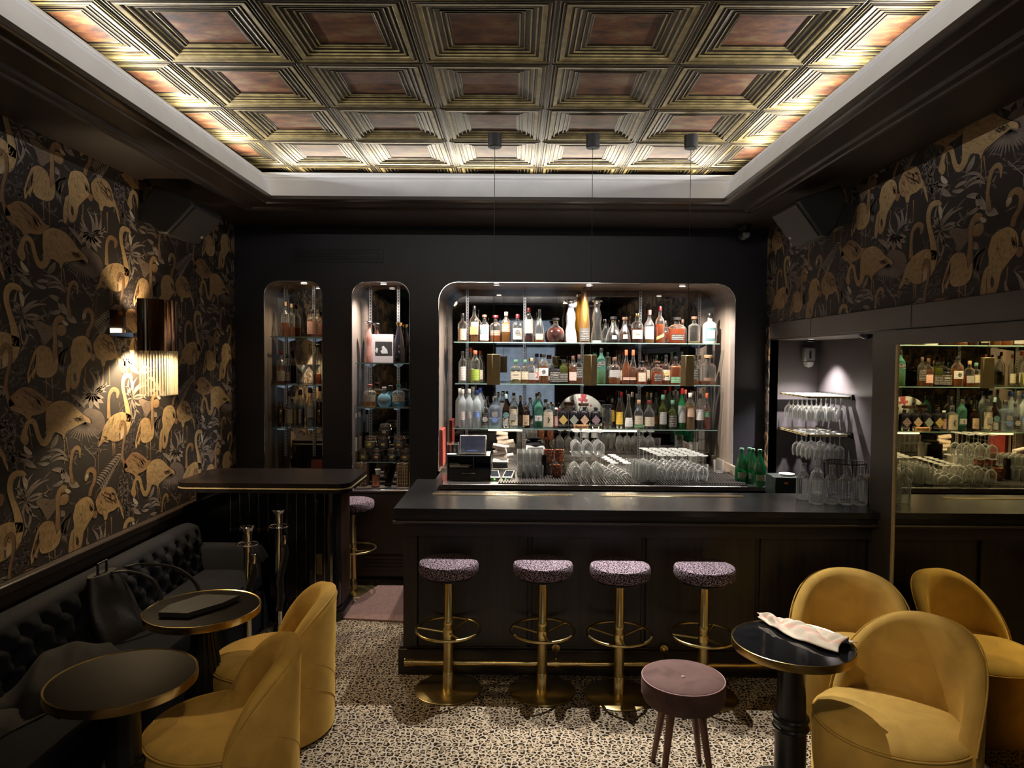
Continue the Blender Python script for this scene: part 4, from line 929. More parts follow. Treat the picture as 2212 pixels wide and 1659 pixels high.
# ---------------------------------------------------------------- rope posts
def rope_post(loc,hz,label,rope):
    g=thing('rope_post',label,'post',loc,0,'chrome rope posts')
    h=hz
    MB().lathe([(0,0),(.145,0),(.147,.008),(.12,.016),(.075,.035),(.045,.065),(.033,.10),(.030,.125)],(0,0,0),40).build('base',mChrome,g)
    MB().lathe([(.0205,.12),(.0205,h-.10)],(0,0,0),20).build('tube',mChrome,g)
    MB().lathe([(.024,h-.115),(.024,h-.10),(.026,h-.07),(.027,h-.035),(.036,h-.012),(.040,h-.006),(.038,h),(0,h+.003)],(0,0,0),28).build('cap',mChrome,g)
    MB().tube([(.060*cos(2*PI*k/28),.060*sin(2*PI*k/28),h-.105) for k in range(28)],.0042,8,closed=True).box(-.06,.06,-.005,.005,h-.109,h-.102).box(-.005,.005,-.06,.06,h-.109,h-.102).build('ring',mChrome,g)
    dx,dy,dz=rope
    r=thing('barrier_rope','black velvet barrier rope hanging from the chrome post '+('nearer the sofa' if 'sofa' in label else 'beside the host stand'),'rope',(loc[0]+.045,loc[1]-.02,0),0,'barrier ropes')
    MB().tube([(0,0,h-.11),(.004,0,h-.14)],.004,6).lathe([(.006,h-.155),(.013,h-.16),(.016,h-.185),(.013,h-.215)],(0,0,0),14).build('hook_end',mChrome,r)
    pts=[(0,0,h-.21)]+[(dx*t+.008*sin(9*t),dy*t,h-.21+(dz)*t) for t in [k/12 for k in range(1,13)]]
    MB().tube(pts,[.013]+[.021+.002*sin(k*2.3) for k in range(12)],12).build('rope_cord',mCloth,r)
p1=at(603,1390,Z=0); hz=at(601,1100,Y=p1.y).z
rope_post((p1.x,p1.y,0),hz,'chrome rope post standing beside the host stand',(-.04,.0,-.42))
y2=4.02; q=at(534,1136,Y=y2); rope_post((q.x,y2,0),q.z,'chrome rope post nearer the sofa, behind the laptop table',(-.05,0,-.30))
# ---------------------------------------------------------------- soft things
g=thing('backpack','black leather backpack leaning on the buttoned sofa back','bag',(-1.93,3.42,.42),R(-8))
rows=[]
for i in range(11):
    t=i/10; z=.0+.31*t; w=.15*(1-.35*t**2); d=.075*(1-.55*t**1.5)+.006*sin(9*t); cx=-.10*t
    rows.append([(cx+d*cos(a)*(1+.08*sin(3*a+i)),w*sin(a)*(1+.05*cos(2*a+i*.7)),z) for a in [2*PI*k/20 for k in range(20)]])
b=MB().grid(rows,cu=True); b.add(rows[-1],[tuple(range(20))]); b.add(rows[0],[tuple(range(20))]); b.build('body',mLeather,g,ang=60)
MB().tube([(-.10,-.03,.31),(-.10,-.03,.36),(-.10,.03,.365),(-.10,.03,.31)],.006,8).build('grab_handle',mLeather,g)
for s_ in (0,1):
    pts=[(-.06,.02+s_*.09,.31),(.0,.06+s_*.13,.305),(.07,.14+s_*.20,.24),(.10,.17+s_*.30,.12),(.11,.14+s_*.36,.02)]
    fp=[]; 
    MB().grid([[ (x,y-.016,z),(x+.002,y,z+.004),(x,y+.016,z)] for x,y,z in Q.curve(pts,6)]).build('shoulder_strap',mLeather,g)
    g.children[-1].modifiers.new('thickness','SOLIDIFY').thickness=.005
MB().lathe([(.004,0),(.012,.001),(.012,.006),(.004,.007)],(.06,.10,.02),12).build('buckle',mChrome,g)
# coats thrown on the seat
def drape(name,label,cx,cy,w,d,h,seed,mat,rz=0,cat='coat'):
    rr=random.Random(seed); n=26; ph=[(rr.uniform(2,7),rr.uniform(2,7),rr.uniform(0,6),rr.uniform(.4,1)) for _ in range(5)]
    rows=[]
    for i in range(n+1):
        row=[]
        for j in range(n+1):
            u,v=i/n*2-1,j/n*2-1; e=max(0,1-(abs(u)**3+abs(v)**3)); f=sum(a[3]*sin(a[0]*u+a[1]*v+a[2]) for a in ph)/5
            z=h*(e**.6)*(.55+.45*f)+.006*(1 if e>0 else .3)
            k=1+.08*sin(5*v+seed)+.06*sin(7*u)
            row.append((u*w*k,v*d*k,max(.004,z)))
        rows.append(row)
    b=MB().grid(rows); o=b.build(name,mat,None,(cx,cy,.43),rz,ang=80); return tag(o,label,cat)
drape('coat','crumpled black coat thrown on the sofa seat behind the near table',-1.90,2.93,.15,.30,.16,5,mCloth,R(4))
drape('scarf','dark folded jacket lying flat on the sofa at the near table edge',-1.97,2.42,.14,.22,.09,9,mCloth,R(-8),'jacket')
o=MB(); 
pp=[(0,-.006),(.15,-.075),(.255,-.02),(.22,.085),(.16,.12),(-.02,.11)]
g=thing('laptop_sleeve','flat black laptop sleeve lying on the round table by the sofa','sleeve',(c2.x-.105,c2.y-.03,ZTB+.002),R(3))
MB().prism([(-.04,-.10),(.09,-.115),(.20,.02),(.24,.115),(.06,.135),(-.035,.0)],'z',.001,.022).build('padded_body',P('black_neoprene',(.008,.0065,.006),.7,var=.1,bump=.1),g)
MB().tube([(-.035,-.095,.012),(.088,-.112,.012),(.198,.02,.012)],.003,6).build('zip',mBlack,g)
# tea towel: crumpled strip with faded stripes
rr=random.Random(11); n,mm_=60,22; rows=[]
A_=at(1640,1325,Z=ZTB+.03); B_=at(1828,1388,Z=ZTB+.03)
L_=(B_-A_); ln=math.hypot(L_.x,L_.y); ax=math.atan2(L_.y,L_.x)
for i in range(n+1):
    t=i/n; row=[]
    wdt=.012+.085*min(1,t*1.9)**.8*(1-.15*(t>.9)*(t-.9)*10)
    for j in range(mm_+1):
        s_=j/mm_*2-1
        x=ln*t+.008*sin(6*s_+2*t); y=wdt*s_*.85+.006*sin(14*t+s_)
        z=.006+.026*min(1,t*4+.15)*abs(sin(9*t+2.3*s_+.8*sin(5*t)))*(1-s_*s_*.75)+.010*abs(sin(17*t-3*s_))*(1-abs(s_))+.012*(1-abs(s_))+.010*max(0,1-t*8)
        row.append((x,y,z))
    rows.append(row)
g=thing('tea_towel','crumpled cream tea towel with pink stripes on the right round table','towel',(A_.x,A_.y,ZTB+.002),ax)
b=MB(); b.grid(rows)
# stripes: woven bands are faces of the second colour
k=0
for i in range(n):
    for j in range(mm_):
        if (j in (6,7,15)) or (i in (17,18,41)): b.mi[k]=1
        k+=1
o=b.build('cloth',[mCreamCloth,mPinkStripe],g,ang=80); o.modifiers.new('thickness','SOLIDIFY').thickness=.003
# ---------------------------------------------------------------- glass shelves and slotted standards
YSF=5.93
SH={}
def glass_shelf(key,yp,xa,xb,Yf,Yb,label,strips=()):
    z=at((xa+xb)/2,yp,Y=Yf).z-.004; p,q=at(xa,yp,Y=Yf).x,at(xb,yp,Y=Yf).x
    g=thing('glass_shelf',label,'shelf',(0,0,0),0,'glass niche shelves'); SH[key]=z+.004
    MB().box(p,q,Yf+.003,Yb,z-.004,z+.004).build('glass_pane',mGlassShelf,g,smooth=False)
    MB().box(p,q,Yf,Yf+.0032,z-.004,z+.004).build('polished_edge',mShelfEdge,g,smooth=False)
    return g,z-.004
mg=[]
mg.append(glass_shelf('t',740,980,1555,YSF,6.255,'top glass shelf of the wide niche carrying decanters and whisky'))
mg.append(glass_shelf('m',830,983,1557,YSF,6.255,'middle glass shelf of the wide niche carrying whisky and cognac'))
mg.append(glass_shelf('b',927,977,1550,YSF,6.255,'lowest glass shelf of the wide niche carrying vodka, gin and liqueurs'))
for i,(k,yp,Lb) in enumerate((('l1',727,'top glass shelf of the far left niche'),('l2',831,'middle glass shelf of the far left niche'),('l3',924,'lowest glass shelf of the far left niche'))):
    mg.append(glass_shelf(k,yp,583,696.5,5.74,5.965,Lb))
for i,(k,yp,Lb) in enumerate((('r1',784,'glass shelf holding the white picture in the narrow niche'),('r2',880,'glass shelf with three tequila bottles in the narrow niche'),('r3',998,'glass shelf carrying the clip-top jars in the narrow niche'))):
    mg.append(glass_shelf(k,yp,768,883.5,5.74,5.965,Lb))
brk=MB(); brk.add([(-.002,0,0),(.002,0,0),(.002,-.24,0),(-.002,-.24,0),(-.002,0,-.035),(.002,0,-.035),(.002,-.22,-.010),(-.002,-.22,-.010)],[(0,1,2,3),(4,7,6,5),(0,3,7,4),(1,5,6,2),(2,6,7,3),(0,4,5,1)]); brk=brk.mesh('bracket',mChrome,False)
def standard(x,y0,y1,Y,label,shelves):
    p=at(x,(y0+y1)/2,Y=Y).x; z1=at(x,y0,Y=Y).z; z0=at(x,y1,Y=Y).z
    g=thing('shelf_standard',label,'rail',(p,Y,0),0,'slotted shelf standards')
    MB().box(-.0125,.0125,-.010,.0,z0,z1).box(-.0125,-.0095,-.013,.0,z0,z1).box(.0095,.0125,-.013,.0,z0,z1).build('channel',P('galvanised_steel',(.52,.52,.53),.3,1),g,smooth=False)
    s=MB(); n=int((z1-z0)/.025)
    for k in range(n): s.box(-.0035,.0035,-.0108,-.0095,z0+.008+k*.025,z0+.022+k*.025)
    o=s.build('slots',mBlack,g,smooth=False); o['kind']='stuff'
    for zz in shelves: put('bracket',brk,g,(0,-.012,zz-.0))
    return g
zz=[m_[1] for m_ in mg]
for x,w in ((1009,'far left'),(1132.5,'second'),(1257,'centre'),(1381,'fourth'),(1508,'far right')):
    standard(x,626,998,6.27,'slotted steel shelf standard, %s of five in the wide niche'%w,zz[:3])
for x,w in ((618,'left'),(679,'right')): standard(x,617,985,5.98,'slotted steel shelf standard, %s one in the far left niche'%w,zz[3:6])
for x,w in ((801,'left'),(861,'right')): standard(x,617,985,5.98,'slotted steel shelf standard, %s one in the narrow niche with jars'%w,zz[6:9])
mLED=P('warm_led_tube',(1,.8,.55),.5,emit=3.2,ecol=(1,.80,.55))
for a,b_,w in ((1055,1128,'left'),(1257,1376,'right')):
    p,q=at(a,931,Y=5.98),at(b_,931,Y=5.98)
    g=thing('led_tube','warm LED tube under the lowest bottle shelf, %s one'%w,'light',(0,0,0),0,'LED tubes under shelf')
    MB().tube([(p.x,5.99,zz[2]-.012),(q.x,5.99,zz[2]-.012)],.007,8).build('tube',mLED,g); MB().box(p.x,q.x,5.985,6.01,zz[2]-.006,zz[2]-.001).build('channel',mSteel,g)
# recessed downlights in the niche heads
for x,yy,z,w in ((-.16,5.80,2.405,'wide niche, left'),(.60,5.80,2.405,'wide niche, centre'),(1.36,5.80,2.405,'wide niche, right'),(-1.73,5.78,2.405,'far left niche'),(-1.08,5.78,2.405,'narrow niche with the white picture')):
    g=thing('niche_spotlight','small recessed spotlight in the head of the '+w,'light',(x,yy,z-.001),0,'niche spotlights')
    MB().lathe([(.026,0),(.030,0),(.030,-.006),(.024,-.008)],(0,0,0),20,close=False).build('bezel',mChrome,g)
    MB().lathe([(0,-.003),(.024,-.003)],(0,0,0),20,close=False).build('lens',P('lit_lens',(1,.93,.85),.4,emit=25,ecol=(1,.93,.84)),g)
# ---------------------------------------------------------------- bottles
LQ={'amber':(.66,.25,.035),'gold':(.80,.48,.10),'honey':(.72,.34,.045),'red':(.20,.03,.010),'dark':(.085,.018,.008),'rose':(.62,.25,.11),'pale':(.80,.72,.45),'orange':(.78,.22,.03),'green':(.04,.30,.10),'blue':(.20,.45,.55),'black':(.012,.006,.005),'yellow':(.75,.62,.18),'pinkred':(.75,.08,.05),'water':(.8,.85,.85)}
LB={'cream':(.46,.40,.30),'white':(.50,.485,.47),'tan':(.42,.30,.20),'brown':(.14,.07,.04),'orange':(.60,.20,.06),'teal':(.05,.15,.17),'black':(.02,.018,.018),'lime':(.26,.36,.04),'pink':(.62,.36,.32),'grey':(.28,.27,.26),'blue':(.12,.22,.55),'gold':(.50,.35,.10),'yellow':(.70,.45,.05),'green':(.05,.18,.08),'purple':(.16,.09,.12),'red':(.45,.03,.03),'beige':(.48,.33,.22),'sage':(.26,.29,.25)}
CAPM={'black':P('cap_black',(.015,.014,.014),.35),'red':P('cap_red',(.42,.02,.02),.35),'darkred':P('cap_dark_red',(.12,.012,.014),.35),'cork':P('cap_cork',(.36,.22,.12),.8,scale=60),'silver':P('cap_silver',(.6,.6,.6),.22,1),'orange':P('cap_orange',(.62,.14,.06),.4),'gold':P('cap_gold',(.60,.42,.15),.25,1),'white':P('cap_white',(.7,.68,.64),.5),'blue':P('cap_blue',(.02,.04,.16),.35),'teal':P('cap_teal',(.10,.30,.30),.4),'green':P('cap_green',(.10,.22,.15),.4),'wood':P('cap_dark_wood',(.10,.045,.025),.5),'brown':P('cap_brown',(.10,.055,.04),.5),'pink':P('cap_pink',(.55,.20,.17),.5),'yellow':P('cap_yellow',(.70,.50,.06),.5),'pale':P('cap_pale_blue',(.45,.60,.62),.4)}
GL={'clear':mClear,'dgreen':thin_glass('olive_green_glass',(.16,.20,.04),1.2,.3,.35,(.10,.12,.02)),'green':thin_glass('bright_green_glass',(.10,.60,.22),1.2,.3,.35,(.03,.35,.10)),'brown':thin_glass('brown_bottle_glass',(.16,.06,.025),1.3,.3,.4,(.05,.02,.01)),'black':P('black_bottle_glass',(.010,.009,.012),.08),'frost':thin_glass('frosted_white_glass',(.85,.9,.92),.8,.2,.62,(.78,.84,.88)),'aqua':thin_glass('aqua_green_glass',(.45,.80,.70),1.2,.35,.25,(.25,.60,.48)),'paleblue':thin_glass('pale_blue_glass',(.65,.82,.90),1,.3,.5,(.35,.62,.74)),'ceramic':P('white_ceramic',(.46,.45,.44),.2),'bluish':thin_glass('faint_blue_glass',(.80,.88,.97),1.2,.45,.12,(.6,.7,.9)),'rosy':thin_glass('rose_tinted_glass',(.9,.72,.68),1.1,.35,.45,(.85,.55,.48))}
# profiles: (radius fraction, height fraction); cap starts at the last point
SHP={
 'std':[(.0,0),(.92,0),(1,.02),(1,.56),(.96,.61),(.75,.67),(.42,.72),(.33,.76),(.32,.88)],
 'tall':[(.0,0),(.92,0),(1,.015),(1,.62),(.94,.68),(.66,.74),(.42,.79),(.36,.83),(.36,.88)],
 'squat':[(.0,0),(.94,0),(1,.02),(1,.58),(.95,.64),(.68,.70),(.38,.73),(.34,.77),(.34,.86)],
 'round':[(.0,0),(.55,0),(.62,.02),(.86,.12),(1,.28),(.97,.42),(.80,.56),(.48,.64),(.30,.70),(.27,.76),(.27,.86)],
 'bell':[(.0,0),(.92,0),(1,.06),(.97,.18),(.78,.38),(.56,.54),(.38,.64),(.30,.72),(.29,.84)],
 'tear':[(.0,0),(.86,0),(.93,.02),(1,.20),(.98,.38),(.72,.56),(.44,.68),(.31,.76),(.30,.84)],
 'cone':[(.0,0),(.95,0),(1,.02),(.97,.25),(.75,.55),(.52,.75),(.38,.86),(.36,.92)],
 'gourd':[(.0,0),(.96,0),(1,.04),(.88,.20),(.66,.36),(.62,.44),(.74,.56),(.66,.68),(.44,.78),(.40,.82),(.52,.88),(.60,.895)],
 'wine':[(.0,0),(.92,0),(1,.015),(1,.50),(.93,.58),(.62,.66),(.40,.72),(.34,.78),(.33,.86)],
 'slim':[(.0,0),(.94,0),(1,.01),(1,.66),(.80,.74),(.5,.80),(.46,.84),(.46,.90)],
 'apoth':[(.0,0),(.94,0),(1,.02),(1,.70),(.93,.77),(.62,.82),(.33,.85),(.30,.88),(.30,.92)],
 'jar':[(.0,0),(.92,0),(1,.03),(1,.70),(.86,.80),(.74,.84),(.74,.88)],
}
CAPS={'plain':[(1.15,0),(1.2,.05),(1.2,.92),(1.1,1),(0,1)],'stopper':[(.9,0),(1.0,.3),(1.5,.34),(1.55,.9),(1.4,1),(0,1)],'ball':[(.9,0),(.8,.2),(1.1,.28),(1.5,.5),(1.55,.66),(1.2,.88),(.6,.99),(0,1)],'crown':[(1.0,0),(1.2,.3),(1.3,.5),(1.6,1),(.9,.9),(0,.8)],'lid':[(1.2,0),(1.45,.1),(1.45,.95),(1.3,1),(0,1)]}
def arc_label(mb,rr,z0,z1,sq,sy,half=62,n=14,diag=0):
    rows=[]
    for z in (z0,z1):
        row=[]
        for k in range(n+1):
            t=-PI/2+R(half)*(2*k/n-1); q=rr if sq==2 else rr/((abs(cos(t))**sq+abs(sin(t))**sq)**(1/sq)); row.append((q*cos(t),q*sin(t)*sy,z+diag*(k/n-.5)))
        rows.append(row)
    return mb.grid(rows)
OC={}
def bottle(X,Y,Z,w,h,shape='std',glass='clear',liq='amber',fill=.5,label='cream',lz=(.12,.5),cap='black',ck='plain',sq=2,sy=1,text=None,tcol=None,desc='',grp=None,cat='bottle',rz=0,emb=None,diag=0,full=None,half=62,kind='bottle',ring=False):
    g=thing(kind,desc,cat,(X,Y,Z),rz,grp); r=w/2; pr=SHP[shape]; body=[(a*r,b*h) for a,b in pr]
    capz=pr[-1][1]*h; nr=pr[-1][0]*r; sqn=sq
    n=20 if sq==2 else 28
    MB().lathe(body,(0,0,0),n,e=sq,sy=sy,close=False).build('glass_body',GL[glass],g,ang=50)
    if liq and glass not in ('black','ceramic'):
        fz=fill*h; b=[]
        for (a1,z1),(a2,z2) in zip(body[:-1],body[1:]):
            if z1>=fz: break
            if not b: b.append((max(0,a1-.0022),max(z1,.004)))
            if z2<=fz: b.append((max(0,a2-.0022),max(z2,.004)))
            else:
                t=(fz-z1)/(z2-z1+1e-9); b.append((max(0,a1+(a2-a1)*t-.0022),fz)); break
        b.append((0,b[-1][1])); MB().lathe(b,(0,0,0),n,e=sq,sy=sy,close=False).build('liquid',liquid('liquid_'+liq,LQ[liq]),g,ang=50)
    if cap:
        cp=[(a*nr,capz+b*(h-capz)) for a,b in CAPS[ck]]; MB().lathe(cp,(0,0,0),16).build('cap' if ck!='ball' else 'stopper',CAPM[cap],g)
        if ring: MB().lathe([(nr*1.05,capz-.02*h),(nr*1.25,capz-.015*h),(nr*1.25,capz),(nr*1.05,capz)],(0,0,0),16,close=False).build('neck_ring',CAPM['gold'],g)
    if label:
        mb=MB(); rr=r*1.006+.0004
        if shape in ('bell','cone','gourd','round','tear'):
            def rad(z):
                for (a1,z1),(a2,z2) in zip(body[:-1],body[1:]):
                    if z1<=z<=z2 and z2>z1: return a1+(a2-a1)*(z-z1)/(z2-z1)
                return r
            zs=[lz[0]*h+(lz[1]-lz[0])*h*k/5 for k in range(6)]; rows=[]
            for z in zs:
                q=rad(z)+.0008; rows.append([(q/((abs(cos(t))**sq+abs(sin(t))**sq)**(1/sq))*cos(t),q/((abs(cos(t))**sq+abs(sin(t))**sq)**(1/sq))*sin(t)*sy,z) for t in [-PI/2+R(half*.8)*(2*k/14-1) for k in range(15)]])
            mb.grid(rows)
        else: arc_label(mb,rr,lz[0]*h,lz[1]*h,sq,sy,half,diag=diag*h)
        lo=mb.build('label',paper('paper_'+label,LB[label],(.5,.45,.38) if label in ('black','brown','teal','green','purple','blue','red') else (.06,.045,.04)),g)
        if emb:   # emblem patch: (colour, z fraction, size fraction, kind)
            c,ez,es,ek=emb; y=-(r*sy)*1.02-.0012; s=es*w; zc=ez*h
            pts={'disc':[(s*cos(2*PI*k/14),zc+s*sin(2*PI*k/14)) for k in range(14)],'diamond':[(s,zc),(0,zc+s*1.15),(-s,zc),(0,zc-s*1.15)],'square':[(-s,zc-s),(s,zc-s),(s,zc+s),(-s,zc+s)],'band':[(-s*1.6,zc-s*.4),(s*1.6,zc-s*.4),(s*1.6,zc+s*.4),(-s*1.6,zc+s*.4)],'house':[(-s,zc-s),(s,zc-s),(s,zc+s*.5),(0,zc+s*1.2),(-s,zc+s*.5)],'swirl':[(s*.5,zc+s*1.3),(s*.1,zc+s*.6),(s*.8,zc),(s*.1,zc-s*1.3),(-s*.6,zc-s*1.5),(s*.2,zc-s*.2),(-s*.5,zc+s*.5)]}[ek]
            MB().prism(pts,'y',y-.0006,y).build('emblem',paper('paper_'+c,LB[c],(.06,.045,.04) if c not in ('black','brown','teal','green','purple','blue','red') else (.5,.45,.38),.5),lo,smooth=False)
        if text:
            tm=text_mesh(text[0],text[1],P('ink_'+(tcol or 'black'),{'black':(.03,.025,.02),'white':(.7,.68,.65),'gold':(.45,.30,.08),'blue':(.08,.12,.40),'red':(.4,.04,.03)}[tcol or 'black'],.6)); o=put('lettering',tm,lo,(0,-r*sy*1.02-.0022,text[2]*h)); o.rotation_euler=(R(90),0,0)
    return g
def nth(k):
    return ['first','second','third','fourth','fifth','sixth','seventh','eighth','ninth','tenth','eleventh','twelfth','thirteenth','fourteenth','fifteenth','sixteenth','seventeenth','eighteenth','nineteenth','twentieth','twenty-first','twenty-second','twenty-third','twenty-fourth','twenty-fifth','twenty-sixth','twenty-seventh','twenty-eighth','twenty-ninth','thirtieth','thirty-first','thirty-second'][k]
def shelf_row(key,base,specs,where,Yf,Yb,grp):
    z=SH[key]; fr=sorted([s for s in specs if s[3]==0],key=lambda s:s[0]); bk=sorted([s for s in specs if s[3]],key=lambda s:s[0])
    for row,Y,rw in ((fr,Yf,''),(bk,Yb,'rear row ')):
        for k,s in enumerate(row):
            x,w,top,_,d,kw=s; p=at(x,base,Y=Y); h=at(x,top,Y=Y).z-z
            ww=w/FPX*Y; kw=dict(kw)
            bottle(p.x,Y,z+.0005,ww,h,desc='%s, %s from left, %s%s'%(d,nth(k),rw,where),grp=grp,**kw)
D=dict
TOP=[(999,20,677,0,'amber whisky bottle with tan label',D(shape='squat',fill=.38,label='tan',lz=(.06,.46))),
(1024,20,661,0,'tall amber whisky with cream and orange label',D(shape='std',fill=.5,label='cream',lz=(.2,.55),emb=('orange',.31,.42,'square'))),
(1046,20,680,0,'square decanter bottle with teal picture label',D(shape='squat',sq=4,sy=.9,fill=.22,liq='honey',label='white',lz=(.06,.62),emb=('teal',.44,.36,'square'),cap='wood',ck='stopper')),
(1070,23,681,0,'round-shouldered bottle with brown band label, dark red stopper',D(shape='squat',fill=.36,label='brown',lz=(.24,.44),cap='darkred',ck='stopper')),
(1093,19,674,0,'square-sided bourbon with brown label and cork',D(shape='tall',sq=3,fill=.64,liq='honey',label='brown',lz=(.34,.60),cap='cork')),
(1118,21,679,0,'jug-handled dark rum with black squid-like emblem',D(shape='squat',fill=.12,liq='dark',label='cream',lz=(.1,.5),emb=('black',.34,.28,'disc'),cap='darkred')),
(1142,18,665,0,'tall bottle with long tan label and dark red wax cap',D(shape='tall',sq=3,fill=.2,liq='red',label='beige',lz=(.26,.66),cap='darkred')),
(1165,20,668,0,'clear waisted bottle with small beige label, black cap',D(shape='tear',fill=.14,liq='amber',label='beige',lz=(.08,.26))),
(1200,38,687,0,'globe-shaped dark cognac decanter with gilt neck',D(shape='round',fill=.60,liq='red',label=None,cap='black',ck='stopper',ring=True)),
(1232,29,647,0,'white ceramic gourd decanter with blue motifs and silver ball stopper',D(shape='gourd',glass='ceramic',liq=None,label='blue',lz=(.10,.34),half=0.1,cap='silver',ck='ball')),
(1262,25,613,0,'very tall golden tapered bottle with brown ball cork',D(shape='cone',fill=.9,liq='gold',label='black',lz=(.03,.24),cap='brown',ck='ball')),
(1289,27,647,0,'cut crystal gourd decanter with silver ball stopper',D(shape='gourd',fill=.05,liq='water',label=None,cap='silver',ck='ball')),
(1308,13,690,1,'small clear flask',D(shape='round',fill=.2,liq='water',label=None)),
(1325,34,684,0,'clear bell decanter almost empty of dark cognac',D(shape='bell',fill=.09,liq='dark',label='grey',lz=(.14,.28),half=22,cap='black',ck='stopper',ring=True)),
(1349,27,685,0,'full dark bell decanter with small grey label',D(shape='bell',fill=.62,liq='dark',label='grey',lz=(.16,.32),half=28,cap='wood',ck='stopper')),
(1376,24,677,0,'cognac with broad cream label and ribbed gold cap',D(shape='squat',fill=.5,liq='red',label='cream',lz=(.14,.44),cap='gold',text=('Hennessy',.014,.31))),
(1402,21,670,0,'clear bottle with white label and pink cork',D(shape='wine',fill=.1,liq='gold',label='white',lz=(.12,.5),cap='pink',text=('BACHE',.016,.38))),
(1425,19,662,0,'orange brandy with crossed ribbon label and dark red capsule',D(shape='std',fill=.52,liq='orange',label='gold',lz=(.14,.22),diag=.12,cap='darkred')),
(1437,18,693,1,'clear flask with silver top',D(shape='round',fill=.1,liq='water',label=None,cap='silver')),
(1462,34,686,0,'broad square red rum bottle with black label',D(shape='squat',sq=4,sy=.6,fill=.56,liq='orange',label='black',lz=(.12,.34),half=40,cap='black',ck='stopper')),
(1474,15,690,1,'amber bottle peeking out with stopper',D(shape='squat',fill=.5,label=None,cap='wood')),
(1499,26,684,0,'clear dome-shouldered bottle nearly empty, wooden stopper',D(shape='squat',fill=.09,liq='pale',label=None,cap='wood',ck='stopper')),
(1533,29,677,0,'white ceramic flask with navy-framed label',D(shape='squat',glass='ceramic',sq=3,sy=.55,liq=None,label='teal',lz=(.08,.52),half=44,cap='black',emb=('white',.30,.30,'square')))]
shelf_row('t',739,TOP,'top shelf',6.03,6.15,'bottles on the top shelf of the wide niche')
